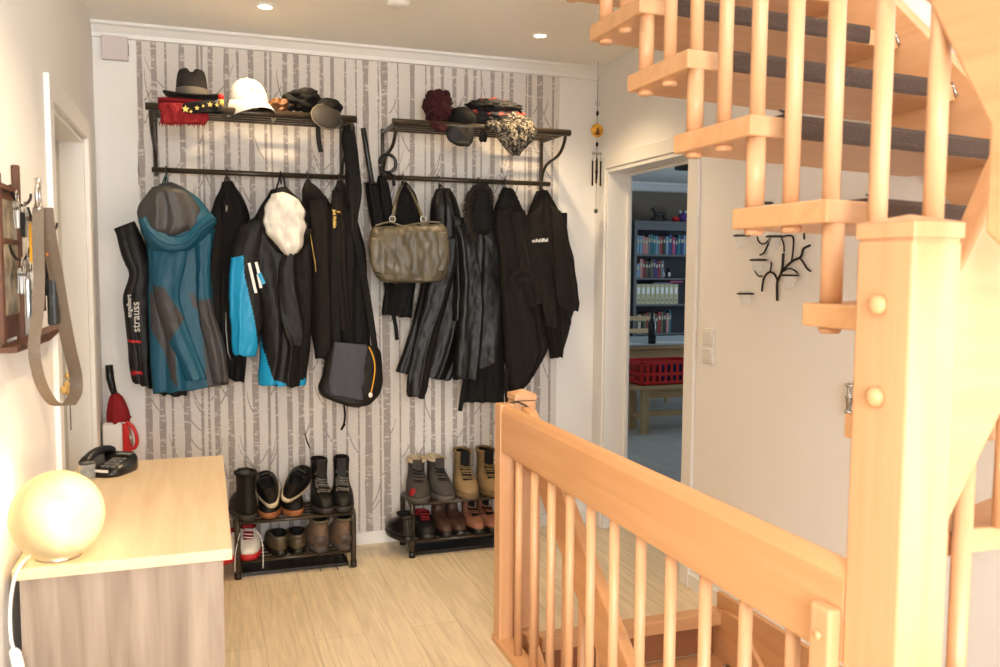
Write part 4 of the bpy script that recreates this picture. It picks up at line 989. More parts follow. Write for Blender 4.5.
def foot_ring(L, W, yb, yf, z, n=32, tilt=0, wf=1.0):
    """closed outline between heel yb and front yf (toe +y)"""
    pts = []; cy = (yb+yf)/2; hy = (yf-yb)/2
    for k in range(n):
        a = 2*PI*k/n; sx, sy = math.cos(a), math.sin(a)
        y = cy + hy*math.copysign(abs(sy)**.9, sy)
        t = (y + L/2)/L
        wl = (.74 + .34*math.sin(min(1, max(0, t*1.05))**1.3*PI*.78)) * wf
        pts.append(Vector((W/2*wl*math.copysign(abs(sx)**.75, sx), y, z + tilt*(y-cy))))
    return pts
def shoe(name, label, loc, rz, L=.27, W=.098, H=.10, shaft=0, sole=.026, cu=None, cs=None, lining=None, lace=None, toe=None, pull=None, pitch=0, roll=0, group=None, cuff=None, heel=None, open_=.055, laces=True, hooks=False):
    t = thing(name, label, 'boot' if shaft > .03 else 'shoe', (0, 0, 0), group)
    so = MB().rings([foot_ring(L, W, -L/2+.006, L/2-.010, 0), foot_ring(L, W*1.03, -L/2, L/2-.002, .006), foot_ring(L, W*1.05, -L/2-.001, L/2, sole*.7), foot_ring(L, W*1.02, -L/2+.002, L/2-.004, sole)])
    part('sole', so, cs or M['black_plastic'], t)
    rr = [foot_ring(L, W, -L/2+.004, L/2-.006, sole), foot_ring(L, W*1.0, -L/2+.003, L/2-.008, sole+.012), foot_ring(L, W*.98, -L/2+.004, L/2-.018, sole+.028, tilt=-.05),
          foot_ring(L, W*.95, -L/2+.006, L/2-.05, sole+.046, tilt=-.04), foot_ring(L, W*.88, -L/2+.007, L/2-.10, H*.82, tilt=.02), foot_ring(L, W*.82, -L/2+.008, L/2-.145, H, tilt=.06)]
    top = H
    if shaft:
        rr.append(foot_ring(L, W*.80, -L/2+.010, L/2-.155, H+shaft*.4)); rr.append(foot_ring(L, W*.84, -L/2+.004, L/2-.150, H+shaft*.8)); rr.append(foot_ring(L, W*.88, -L/2, L/2-.145, H+shaft)); top = H+shaft
    last = rr[-1]; cx = sum(last, Vector())/len(last)
    inner = [[cx + (p-cx)*s_ + Vector((0, 0, dz)) for p in last] for s_, dz in ((.96, .006), (.86, .004), (.82, -.02), (.78, -.07 if top > .1 else -.04))]
    up_ = MB().rings(rr + inner[:1], 0, True, False)
    u = part('upper', up_, cu or M['black2'], t)
    part('lining', MB().rings(inner, 0, False, True), lining or M['black'], t)
    # tongue + laces along the instep
    zt_, zb_ = top, sole+.05
    yt_, yb_ = (L/2-.150 if shaft else L/2-.148), L/2-.075
    if laces:
        path = [Vector((0, yb_, zb_)), Vector((0, yb_-.035, zb_+.020)), Vector((0, L/2-.140, H+.004))] + ([Vector((0, yt_+.006, H+shaft*.5)), Vector((0, yt_+.010, top+.012))] if shaft else [Vector((0, yt_-.006, H+.026))])
        path = smooth(path, 4)
        part('tongue', ribbon(path, W*.42, .008, 0, Vector((1, 0, 0))), toe or lining or cu or M['black2'], t)
        lm = MB(); nl = 5 + (3 if shaft > .05 else 0)
        for i in range(nl):
            f_ = .08 + .8*i/nl; q = path[int(f_*(len(path)-1))]; d = (path[min(int(f_*(len(path)-1))+1, len(path)-1)] - path[max(int(f_*(len(path)-1))-1, 0)]).normalized(); nn = Vector((1, 0, 0)).cross(d).normalized()
            if nn.y < 0 and nn.z < 0: nn = -nn
            w_ = W*.24; o_ = nn*.008
            lm.tube([q + o_*.4 + Vector((-w_, 0, 0)), q + o_ , q + o_*.4 + Vector((w_, 0, 0)) + d*.01], .0024, 6)
            if hooks:
                for sg in (-1, 1): lm.ell(q + o_*.6 + Vector((sg*w_*1.1, 0, 0)), (.004, .004, .004), 8, 6)
        part('lace', lm, lace or M['black'], u)
    if cuff:
        cc_ = sum(last, Vector())/len(last)
        part('padded_collar', MB().tube([cc_ + (p-cc_)*.97 + Vector((0, 0, .002)) for p in last], .008, 8, closed=True), cuff, u)
    if heel: part('heel_patch', MB().rings([[Vector((.0 + .028*math.sin(a)*1.0, -L/2 + .002 - dy, sole + .03 + .022*math.cos(a) )) for a in [2*PI*k/20 for k in range(20)]] for dy in (0, .004)], 0, True, True), heel, u)
    if pull: part('pull_tab', MB().tube([Vector((0, -L/2+.004, top-.02)), Vector((0, -L/2-.008, top)), Vector((0, -L/2-.002, top+.018)), Vector((0, -L/2+.012, top+.004))], .004, 6), pull, u)
    t.scale = (1.1, 1.04, 1.08)
    t.rotation_euler = (R_(pitch), R_(roll), R_(rz)); t.location = loc
    return t
def sx_(px, Y=4.1): return at(px, 500, Y).x
YT = 4.145     # middle of the tier
tz, bz = Z1+.009, Z0+.009
cream = mat('cream_rubber', (214, 196, 160), .6); brownsole = mat('tan_insole', (150, 92, 50), .6)
olive = mat('olive_brown_leather', (78, 66, 46), .5, bump=.2, bscale=60)
taupe = mat('taupe_suede', (116, 92, 72), .85, bump=.3, bscale=120)
tan = mat('tan_nubuck', (138, 112, 76), .8, bump=.3, bscale=100)
rose = mat('rosy_brown_leather', (150, 98, 74), .6, bump=.2, bscale=80)
dkbrown = mat('dark_brown_leather', (70, 44, 32), .5, bump=.2, bscale=80)
beige = mat('beige_lining', (196, 178, 146), .8)
grp = 'shoes on the left rack'
shoe('boot', 'scuffed black ankle boot at the left end of the left rack, top tier', (sx_(244), YT, tz), 8, .28, .105, .11, .085, cu=M['black2'], cs=mat('worn_black_sole', (58, 52, 46), .8), lining=M['lining'], group=grp, cuff=M['black'])
shoe('slipper', 'black slip-on with tan footbed under the tilted sneaker, nearer the black boot', (sx_(270), YT, tz), 176, .26, .09, .06, cs=brownsole, lining=brownsole, group=grp, laces=False, sole=.028)
shoe('slipper', 'black slip-on with tan footbed under the strongly tilted sneaker', (sx_(292), YT, tz), 184, .26, .09, .06, cs=brownsole, lining=brownsole, group=grp, laces=False, sole=.028)
shoe('sneaker', 'black sneaker with pale sole stacked on a slip-on, second from left', (sx_(269), YT-.01, tz+.095), 2, .25, .092, .10, cs=cream, group=grp, roll=-12, pitch=22)
shoe('sneaker', 'black sneaker with cream sole, tipped sideways on top of the left rack', (sx_(296), YT-.01, tz+.115), -20, .25, .092, .10, cs=cream, group=grp, roll=28, pitch=24)
shoe('boot', 'black laced boot, inner one of the shiny pair at the right of the left rack', (sx_(323), YT, tz), 184, .27, .094, .10, .105, group=grp, cu=M['leather'], lace=mat('grey_lace', (120, 112, 100), .6), hooks=True, cs=mat('dark_sole', (48, 42, 38), .6))
shoe('boot', 'black laced boot, outer one of the shiny pair at the right of the left rack', (sx_(343.5), YT, tz), 174, .27, .094, .10, .105, group=grp, cu=M['leather'], lace=mat('grey_lace_b', (120, 112, 100), .6), hooks=True, cs=mat('dark_sole_b', (48, 42, 38), .6))
wr = mat('white_leather_shoe', (226, 218, 208), .5)
rs = mat('red_white_sole', (190, 30, 34), .5)
s1 = shoe('sneaker', 'white sneaker with red lining and hanging laces on the lower left tier', (sx_(248), YT-.01, bz), 178, .27, .1, .09, cu=wr, cs=rs, lining=M['red_cloth'], toe=M['red_cloth'], lace=M['white'], group=grp)
s2 = shoe('sneaker', 'white sneaker with red sole half hidden behind the chest, lower tier', (sx_(232)-.03, YT-.05, bz), 165, .25, .1, .09, cu=wr, cs=rs, lining=M['red_cloth'], toe=M['red_cloth'], lace=M['white'], group=grp)
for pts in ([(240,533),(237,545),(235,558),(235,572)], [(256,531),(260,536),(263,548),(263,568)]):
    part('loose_lace', MB().tube(smooth([at(x, y, 4.03-.022) - Vector(s1.location) for x, y in pts], 3), .0022, 6), M['white'], None).parent = s1
s1_children = [c for c in s1.children if c.name.startswith('loose_lace')]
for c in s1_children:      # geometry above is world-relative: undo the shoe's own turn
    c.matrix_parent_inverse = (s1.rotation_euler.to_matrix().to_4x4() @ Matrix.Diagonal((*s1.scale, 1))).inverted()
shoe('loafer', 'olive brown leather shoe, left one of the pair in the middle of the lower tier', (sx_(277), YT, bz), 4, .27, .094, .085, cu=olive, group=grp, lining=M['black'], laces=False)
shoe('loafer', 'olive brown leather shoe, right one of the pair in the middle of the lower tier', (sx_(296.5), YT, bz), -2, .27, .094, .085, cu=olive, group=grp, lining=M['black'], laces=False)
for px, lb in ((318.5, 'taupe suede walking shoe, left one of the pair on the lower tier'), (342, 'taupe suede walking shoe, right one of the pair beside the rack end')):
    shoe('walking_shoe', lb, (sx_(px), YT, bz), 0, .28, .102, .115, .02, cu=taupe, cs=mat('grey_brown_sole', (84, 74, 66), .8), group=grp, cuff=mat('olive_collar', (84, 76, 56), .9), heel=mat('heel_disc', (70, 60, 56), .5), lining=M['black'])
for pts, nm in (([(316,552),(319,562),(321,574),(324,576)], 0), ([(333,553),(336,566),(341,575)], 1), ([(346,553),(349,566),(352,580)], 2)):
    o = part('loose_lace', MB().tube(smooth([at(x, min(y, 572), 4.0) for x, y in pts], 3), .002, 6), M['black']); tag(o, 'thin dark lace end dangling below the taupe shoes towards the floor, %s' % ['left', 'middle', 'right'][nm], 'shoelace')
grp = 'shoes on the right rack'
def rx_(px): return at(px, 490, 4.13).x
hk = mat('dark_hiking_mesh', (62, 56, 52), .85, bump=.4, bscale=90)
YT2 = 4.165
shoe('hiking_boot', 'dark hiking boot with red toe accent and beige collar, leftmost on the right rack', (rx_(419), YT2, tz+.006), 172, .28, .104, .11, .055, cu=hk, lining=beige, cuff=beige, toe=hk, lace=M['black'], group=grp, cs=mat('grey_hiking_sole', (80, 72, 66), .8))
part('toe_guard', MB().ell((rx_(410), YT2-.10, tz+.055), (.018, .018, .022), 16, 10, 0, .5, 12, 2), M['red_cloth']).name = 'toe_guard'
_tg = bpy.data.objects['toe_guard']; tag(_tg, 'bright red lace knot at the left hiking boot', 'lace knot')
shoe('hiking_boot', 'dark hiking boot with beige collar, right one of the pair on the right rack', (rx_(441.5), YT2, tz+.006), 184, .28, .1, .11, .055, cu=hk, lining=beige, cuff=beige, toe=hk, lace=M['black'], group=grp, cs=mat('grey_hiking_sole_b', (80, 72, 66), .8))
shoe('boot', 'high tan nubuck boot with buckled straps, next to the dark hiking boots', (rx_(467), YT2, tz+.006), 176, .28, .104, .105, .085, cu=tan, lining=M['black'], cuff=tan, lace=tan, group=grp, cs=mat('tan_sole', (110, 90, 62), .8), hooks=True)
shoe('boot', 'high tan nubuck boot partly hidden by the wooden post', (rx_(491), YT2, tz+.006), 180, .28, .104, .105, .085, cu=tan, lining=M['black'], cuff=tan, lace=tan, group=grp, cs=mat('tan_sole_b', (110, 90, 62), .8), hooks=True)
shoe('shoe', 'shiny black shoe sticking out at the left end of the right rack', (rx_(402)-.005, YT2-.01, bz), 10, .25, .098, .10, .02, cu=mat('patent_black', (26, 24, 24), .2), group=grp, lining=M['black'], laces=False)
shoe('sneaker', 'black shoe with red lining on the lower tier of the right rack', (rx_(425), YT2, bz), 178, .25, .096, .08, cu=M['black2'], lining=M['red_cloth'], cuff=M['red_cloth'], toe=M['red_cloth'], group=grp)
for px, m_, lb, sh in ((443, dkbrown, 'dark brown ankle boot beside the red lined shoe, lower right tier', .05), (457, dkbrown, 'dark brown ankle boot second along on the lower right tier', .055), (474.5, rose, 'rosy brown ankle boot right of the dark brown pair', .055), (489, rose, 'rosy brown ankle boot half hidden by the wooden post', .055)):
    shoe('ankle_boot', lb, (rx_(px), YT2, bz), 180 + (px % 5 - 2), .25, .078, .085, sh, cu=m_, lining=M['black'], group=grp, laces=px > 470, lace=m_)
# ================================================================= LEFT SIDE
ch = thing('chest_of_drawers', 'oak chest with pale top and grey side panel at the lower left', 'chest', (-.2, 2.8, 0))
CX0, CX1, CY0, CY1, CZ = -.448, .052, 2.235, 3.39, .72
part('top', MB().box(CX0, CX1, CY0, CY1, CZ-.028, CZ), M['oak_top'], ch, .002)
part('side_panel', MB().box(CX0+.012, CX1-.022, CY0+.018, CY0+.036, 0, CZ-.0285), M['oak_grey'], ch, .001, 'grey oak side panel')
part('side_panel', MB().box(CX0+.012, CX1-.022, CY1-.036, CY1-.018, 0, CZ-.0285), M['oak_grey'], ch, .001)
part('back_panel', MB().box(CX0+.012, CX0+.018, CY0+.0365, CY1-.0365, 0, CZ-.0285), M['oak_grey'], ch)
part('plinth', MB().box(CX1-.07, CX1-.055, CY0+.0365, CY1-.0365, 0, .07), M['oak_grey'], ch)
for i in range(2):
    for j in range(3):
        y0 = CY0+.04 + i*.54; z0 = .08 + j*.203
        d = part('drawer', MB().box(CX1-.04, CX1-.022, y0, y0+.535, z0, z0+.198), M['oak_grey'], ch, .002)
# globe lamp
lx, ly, lz = -.358, 2.31, CZ
lp = thing('globe_lamp', 'glowing frosted glass globe lamp on the pale chest top', 'table lamp', (lx, ly, lz))
def globe_mat():
    m, nt, b = newmat('frosted_globe'); L = nt.links.new
    tc = nt.nodes.new('ShaderNodeTexCoord'); mp = nt.nodes.new('ShaderNodeMapping'); mp.inputs['Location'].default_value = (-.035, .05, -.125)
    L(tc.outputs['Object'], mp.inputs[0])
    ln = nt.nodes.new('ShaderNodeVectorMath'); ln.operation = 'LENGTH'; L(mp.outputs[0], ln.inputs[0])
    mr = nt.nodes.new('ShaderNodeMapRange'); mr.inputs[1].default_value = .05; mr.inputs[2].default_value = .115; mr.inputs[3].default_value = 1.0; mr.inputs[4].default_value = 0
    mr.interpolation_type = 'SMOOTHSTEP'; L(ln.outputs['Value'], mr.inputs[0])
    n = nt.nodes.new('ShaderNodeTexNoise'); n.inputs['Scale'].default_value = 14; n.inputs['Detail'].default_value = 6; L(tc.outputs['Object'], n.inputs[0])
    ma = nt.nodes.new('ShaderNodeMath'); ma.operation = 'MULTIPLY_ADD'; ma.inputs[1].default_value = 1.2; ma.inputs[2].default_value = .4; L(n.outputs[0], ma.inputs[0])
    m1 = nt.nodes.new('ShaderNodeMath'); m1.operation = 'MULTIPLY_ADD'; m1.inputs[1].default_value = 1.6; m1.inputs[2].default_value = .20; L(mr.outputs[0], m1.inputs[0])
    m2 = nt.nodes.new('ShaderNodeMath'); m2.operation = 'MULTIPLY'; L(m1.outputs[0], m2.inputs[0]); L(ma.outputs[0], m2.inputs[1])
    b.inputs['Base Color'].default_value = lin((120, 108, 84)); b.inputs['Roughness'].default_value = .35
    b.inputs['Emission Color'].default_value = (1.0, .74, .34, 1); L(m2.outputs[0], b.inputs['Emission Strength'])
    tr = nt.nodes.new('ShaderNodeBsdfTransparent'); mx = nt.nodes.new('ShaderNodeMixShader'); mx.inputs[0].default_value = .78
    L(tr.outputs[0], mx.inputs[1]); L(b.outputs[0], mx.inputs[2]); L(mx.outputs[0], nt.nodes['Material Output'].inputs[0])
    return m
prof = []
for i in range(0, 31):
    th = R_(28 + (168-28)*i/30); prof.append((.108*math.sin(th), .103 - .112*math.cos(th) + .0))
zmin = min(p[1] for p in prof); prof = [(r, z-zmin+.004) for r, z in prof]
GM = globe_mat()
g = part('glass_globe', MB().lathe(prof, (lx, ly, lz), 48), GM, lp)
part('base_ring', MB().lathe([(.052, 0), (.052, .006), (.045, .008)], (lx, ly, lz), 32), M['metal'], lp)
bl = bpy.data.lights.new('lamp_light', 'POINT'); bl.energy = 4.5; bl.color = (1, .70, .38); bl.shadow_soft_size = .03
blo = bpy.data.objects.new('lamp_light', bl); C.objects.link(blo); blo.location = (lx, ly, lz+.165)
part('light_bulb', MB().ell((lx, ly, lz+.105), (.022, .022, .028), 20, 14), emis('bulb_filament_glow', (255, 214, 150), 3), lp)
part('bulb_socket', MB().cyl((lx, ly, lz+.004), (lx, ly, lz+.07), .014), M['white'], lp)
cab = smooth([at(30, 556, 2.29), at(20, 566, 2.225), at(13, 585, 2.22), at(10, 612, 2.215), at(11, 638, 2.21), at(14, 650, 2.2)], 4)
cb = part('cable', MB().tube(cab, .0042, 10), M['white'], lp)
sw_ = MB(); q0, q1 = at(14, 648, 2.2), at(24, 690, 2.2)
sw_.rings([[q0.lerp(q1, t) + Vector((.013*s_*math.cos(a), .008*s_*math.sin(a), 0)) for a in [2*PI*k/18 for k in range(18)]] for t, s_ in ((0, .5), (.08, 1), (.9, 1.1), (1, .5))])
part('cable_switch', sw_, M['white'], lp)
# telephone
pp = atZ(110, 472, CZ); px_, py_ = pp.x, pp.y
ph = thing('telephone', 'black desk telephone with keypad standing at the back of the chest', 'telephone', (px_, py_, CZ))
rot = Matrix.Rotation(R_(-28), 3, 'Z')
def L3(x, y, z): return Vector((px_, py_, CZ)) + rot @ Vector((x, y, z))
bd = MB().rings([[L3(.078*sx*s_, .085*sy*s_, z + (.018*(sy) if z > .01 else 0)) for sx, sy in [(math.copysign(abs(math.cos(a))**.6, math.cos(a)), math.copysign(abs(math.sin(a))**.6, math.sin(a))) for a in [2*PI*k/28 for k in range(28)]]] for z, s_ in ((0, .96), (.006, 1), (.028, 1), (.040, .93))])
part('base', bd, M['black_plastic'], ph)
part('handset', MB().tube(smooth([L3(-.045, -.075, .045), L3(-.048, -.04, .062), L3(-.050, .0, .070), L3(-.050, .045, .070), L3(-.047, .08, .058)], 4), [.021]*3+[.018]*11+[.021]*3, 14, flat=.8), M['black_plastic'], ph)
ky = MB()
for i in range(3):
    for j in range(4): ky.rbox(L3(.005+i*.019, -.045+j*.021, .0405+ (-.045+j*.021)*.2), (.013, .013, .006), rot)
part('keypad', ky, mat('grey_keys', (120, 116, 110), .4), ph, .001)
part('display', MB().rbox(L3(.024, .055, .054), (.055, .026, .004), rot), M['metal'], ph)
part('label_strip', MB().rbox(L3(.02, -.079, .022), (.05, .003, .009), rot), M['white'], ph)
# little glass holder beside the phone
q = atZ(88, 480, CZ)
t = thing('glass_holder', 'small clear glass pen holder left of the black telephone', 'glass holder', (q.x, q.y, CZ))
part('cup', MB().lathe([(.022, 0), (.024, .004), (.026, .06), (.023, .06), (.021, .008), (0, .008)], (q.x, q.y, CZ), 24), M['glass'], t)
part('rim_ring', MB().tube([Vector((q.x+.026*math.cos(a), q.y+.026*math.sin(a), CZ+.06)) for a in [2*PI*k/24 for k in range(24)]], .002, 6, closed=True), M['iron'], t)
# red umbrella in a white and red stand
q = at(116, 420, 4.24)
t = thing('umbrella_stand', 'white and red upright stand with a red ring handle in the corner', 'stand', (q.x, 4.26, 0))
x0, x1 = at(102, 430, 4.2).x, at(133, 430, 4.2).x
zt_ = at(115, 424, 4.2).z
part('white_half', MB().box(x0, x0+.085, 4.2, 4.31, 0, zt_), M['white'], t, .01)
part('red_half', MB().prism([(x0+.0855, 0), (x1-.01, 0), (x1-.01, zt_-.10), (x1-.022, zt_), (x0+.0855, zt_)], 'y', 4.2, 4.31), M['red'], t, .006)
part('rim', MB().box(x0+.004, x1-.03, 4.206, 4.304, zt_, zt_+.004), M['white'], t)
hp_ = smooth([at(126, 422, 4.2), at(132, 426, 4.195), at(136, 434, 4.19), at(137, 443, 4.19), at(134, 448, 4.19), at(129, 447, 4.195)], 3)
part('ring_handle', MB().tube(hp_, .0085, 8), M['red'], t)
part('clip', MB().cyl(at(130, 434, 4.19), at(132, 444, 4.19), .006), M['metal'], t)
t = thing('umbrella', 'folded red umbrella with black handle in the white and red stand', 'umbrella', (at(115, 420, 4.25).x, 4.25, zt_))
part('handle', MB().tube(pxline([(109,365),(110,378),(113,390),(115,396)], 4.25), [.0165, .018, .015, .013], 14), M['black_plastic'], t)
part('canopy', MB().rings([[at(cx_, cy_, 4.25) + Vector((r*math.cos(a)*(1+.14*math.sin(6*a)), r*math.sin(a)*(1+.14*math.sin(6*a)), 0)) for a in [2*PI*k/36 for k in range(36)]] for (cx_, cy_, r) in [(115,393,.012),(116,397,.026),(117,404,.036),(118,413,.044),(118.5,418,.046),(118,426,.04),(118,445,.03)]]), M['red_cloth'], t)
part('tip_fold', MB().ell(at(127, 417, 4.24), (.020, .014, .008)), M['red_cloth'], t)

# key rack on the left wall
KX = XL
kr = thing('key_rack', 'rustic dark brown wooden key rack with hooks on the left wall', 'key rack', (KX, 2.5, 1.45))
for (y, z0, z1, w_) in [(2.275, 1.255, 1.66, .03), (2.50, 1.25, 1.70, .022)]:
    part('upright', MB().box(KX+.001, KX+.018, y-w_/2, y+w_/2, z0, z1), M['rustwood'], kr, .003)
part('upright', MB().cyl((KX+.014, 2.80, 1.31), (KX+.014, 2.80, 1.60), .008), M['rustwood'], kr)
part('backboard', MB().box(KX+.0, KX+.010, 2.305, 2.47, 1.262, 1.64), M['rustwood'], kr, .002)
for z in (1.50, 1.63): part('cross_bar', MB().box(KX+.010, KX+.018, 2.29, 2.49, z-.007, z+.007), M['rustwood'], kr, .002)
part('cross_bar', MB().box(KX+.006, KX+.016, 2.51, 2.80, 1.565, 1.577), M['rustwood'], kr, .002)
part('cross_bar', MB().cyl((KX+.012, 2.62, 1.37), (KX+.012, 2.80, 1.365), .004), M['rustwood'], kr)
part('ledge', MB().prism([(2.25, 1.236), (2.70, 1.228), (2.95, 1.246), (3.0, 1.256), (2.95, 1.256), (2.25, 1.25)], 'x', KX+.001, KX+.045), M['rustwood'], kr, .003)
for (y, z) in [(2.80, 1.585), (2.80, 1.465), (2.62, 1.60), (2.40, 1.64), (2.36, 1.5)]:
    pts = smooth([(KX+.014, y, z), (KX+.02, y+.03, z-.035), (KX+.03, y+.07, z-.045), (KX+.04, y+.10, z-.028), (KX+.042, y+.105, z-.012)], 3)
    part('hook', MB().tube(pts, .0035, 8), M['iron'], kr)
part('glass_panel', MB().box(KX+.011, KX+.014, 2.31, 2.47, 1.32, 1.60), mat('grey_brown_glass', (140, 128, 108), .25, var=.35, vscale=18), kr)
def key_bunch(y, z, lb, fob=None, fobsize=(.012, .03, .09), n=4, seed=1):
    t = thing('key_bunch', lb, 'keys', (KX+.04, y, z), 'keys on the wall rack')
    x = KX + .042
    part('ring', MB().tube([Vector((x, y+.014*math.cos(a), z-.012+.014*math.sin(a))) for a in [2*PI*k/18 for k in range(18)]], .0015, 5, closed=True), M['metal'], t)
    rd = random.Random(seed)
    for k in range(n):
        a = rd.uniform(-.35, .35); rt = Matrix.Rotation(a, 3, 'X'); x2 = x + (k-n/2)*.004
        kb = MB().cyl((x2-.001, y, z-.034), (x2+.001, y, z-.034), .011, None, 16)
        kb.rbox(Vector((x2, y + math.sin(a)*.03, z-.064)), (.002, .006, .045), rt)
        for j in range(3): kb.rbox(Vector((x2, y + .004 + math.sin(a)*.04, z-.070-j*.008)), (.002, .004, .004), rt)
        part('key', kb, M['metal'], t)
    if fob: part('fob', MB().rbox((x+.010, y, z-.05-fobsize[2]/2), fobsize), fob, t, .003)
    return t
key_bunch(2.63, 1.56, 'silver keys with a black leather fob on the wall rack', M['black'], (.02, .055, .15), 3, 1)
key_bunch(2.42, 1.60, 'keys with a yellow tag behind the middle upright of the rack', M['yellow'], (.006, .014, .10), 4, 2)
key_bunch(2.37, 1.46, 'bunch of silver keys hanging lowest behind the rack uprights', M['metal'], (.008, .03, .10), 5, 3)
key_bunch(2.56, 1.43, 'keys with a dark red tag beside the black fob', M['burg'], (.005, .014, .06), 4, 4)
key_bunch(2.33, 1.62, 'old silver keys on the outermost hook at the left picture edge', M['black'], (.008, .02, .06), 4, 6)
key_bunch(2.44, 1.47, 'keys with a white tag between the two wooden uprights', M['white'], (.005, .02, .05), 5, 7)
key_bunch(2.68, 1.46, 'keys with a small orange tag low on the right part of the rack', M['orange'], (.005, .016, .04), 4, 8)
key_bunch(2.58, 1.58, 'keys on a long dark fob right of the middle upright', M['iron'], (.008, .02, .12), 4, 9)
t = thing('key_pouch', 'black pouch hanging low in front of the key rack', 'pouch', (KX+.06, 2.60, 1.34))
part('pouch', MB().rbox((KX+.072, 2.60, 1.345), (.022, .075, .13)), mat('pouch_leather', (34, 34, 30), .35, bump=.2), t, .006)
part('cord', MB().tube([(KX+.072, 2.60, 1.41), (KX+.06, 2.615, 1.50), (KX+.045, 2.635, 1.565)], .0025, 6), M['black'], t)
# lanyard strap
t = thing('lanyard', 'taupe webbing strap hanging in a long loop from the key rack', 'lanyard', (KX+.05, 2.86, 1.55), None)
XS = KX + .075
lp_ = [atX(x, y, XS) for x, y in [(41,208),(45,240),(52,275),(58,310),(65,345),(72,375),(72,392),(65,404),(55,404),(44,390),(37,370),(34,345),(38,310),(39,275),(38,240),(38,208)]]
part('webbing', ribbon(smooth([p_ + Vector((.012, -.015, 0)) for p_ in lp_[:8]], 4), .036, .0035, 0, Vector((1, .12, 0))), M['strap'], t)
part('webbing', ribbon(smooth([lp_[7] + Vector((.012, -.015, 0))] + lp_[8:], 4), .026, .0035, 0, Vector((1, .12, 0))), M['strap'], t)
c0 = atX(38, 196, XS)
part('clasp', MB().tube([c0 + Vector((0, .018*math.cos(a), .03*math.sin(a))) for a in [2*PI*k/20 for k in range(20)]], .005, 8, closed=True), M['metal'], t)
part('swivel', MB().cyl(atX(38, 204, XS), atX(39, 213, XS), .010), M['metal'], t)
part('swivel', MB().cyl(atX(37.5, 178, XS), atX(38, 190, XS), .007), M['metal'], t)
q = atX(49, 250, XS+.002); r_ = .011
part('patch', MB().prism([(q.x-r_, q.z+r_), (q.x+r_, q.z+r_), (q.x, q.z-r_*1.6)], 'y', q.y-.030, q.y-.024), M['orange'], t)
t = thing('dried_flower', 'small ochre dried flower hanging by a thread inside the strap loop', 'dried flower', (KX+.03, 3.12, 1.05))
qq = [atX(x, y, KX+.03) for x, y in [(68,376),(67,385),(64,390),(69,392)]]
for q in qq: part('petal', MB().ell(q, (.010, .016, .013), 14, 8, 0, .3, 9, 3), mat('ochre_petal', (196, 160, 92), .8), t)
part('thread', MB().tube([atX(70, 340, KX+.03), atX(69, 376, KX+.03), atX(71, 430, KX+.03)], .002, 5), M['strap'], t)

# ================================================================= WIND CHIME, CANDLE TREE, WALL BRACKET
wx, wy = at(597, 140, 4.2).x, 4.2
wc = thing('wind_chime', 'slender wind chime with amber disc hanging in the corner by the doorway', 'wind chime', (wx, wy, 2.0))
def zc(py): return at(597, py, wy).z
part('line', MB().cyl((wx, wy, zc(211)), (wx, wy, ZC), .0011, None, 6), M['iron'], wc)
part('ring', MB().tube([Vector((wx+.011*math.cos(a), wy, zc(103.5)+.011*math.sin(a))) for a in [2*PI*k/20 for k in range(20)]], .002, 6, closed=True), M['metal'], wc)
for py, r in ((113.5, .009), (144.5, .008)): part('bead', MB().lathe([(0, -.016), (r*.5, -.01), (r, -.002), (r*.6, .002), (r, .006), (r*.5, .012), (0, .016)], (wx, wy, zc(py)), 16), M['iron'], wc)
amber = mat('amber_glass', (226, 160, 50), .3, var=.2, vscale=40)
dd = part('disc', MB().lathe([(0, -.003), (.036, -.003), (.037, 0), (.036, .003), (0, .003)], (wx, wy, zc(130.5)), 32, 0, Matrix.Rotation(PI/2, 3, 'X')), amber, wc)
f = MB(); z_ = zc(130.5); f.ell((wx, wy-.006, z_+.008), (.006, .005, .007), 12, 8); f.ell((wx, wy-.006, z_-.008), (.010, .006, .010), 14, 8); f.ell((wx, wy-.006, z_-.019), (.018, .006, .006), 14, 8)
part('seated_figure', f, mat('bronze', (132, 78, 30), .4, metal=.5), dd)
part('top_plate', MB().lathe([(0, -.003), (.027, -.003), (.027, .003), (0, .003)], (wx, wy, zc(153.5)), 24), M['metal'], wc)
for dx, dy, a, b in ((-.024, 0, 161, 186), (-.008, -.02, 159, 180), (.008, .02, 160, 183), (.024, 0, 161, 186)):
    part('chime_tube', MB().cyl((wx+dx, wy+dy, zc(a)), (wx+dx, wy+dy, zc(b)), .0048, None, 12), M['iron'], wc)
    part('cord', MB().cyl((wx+dx, wy+dy, zc(a)), (wx+dx*.9, wy+dy*.9, zc(154)), .0008, None, 5), M['iron'], wc)
part('striker', MB().ell((wx, wy, zc(172)), (.009, .009, .009), 14, 10), M['iron'], wc)
part('pendant', MB().ell((wx, wy, zc(211)), (.011, .011, .013), 18, 12), mat('green_bead', (66, 84, 58), .3), wc)
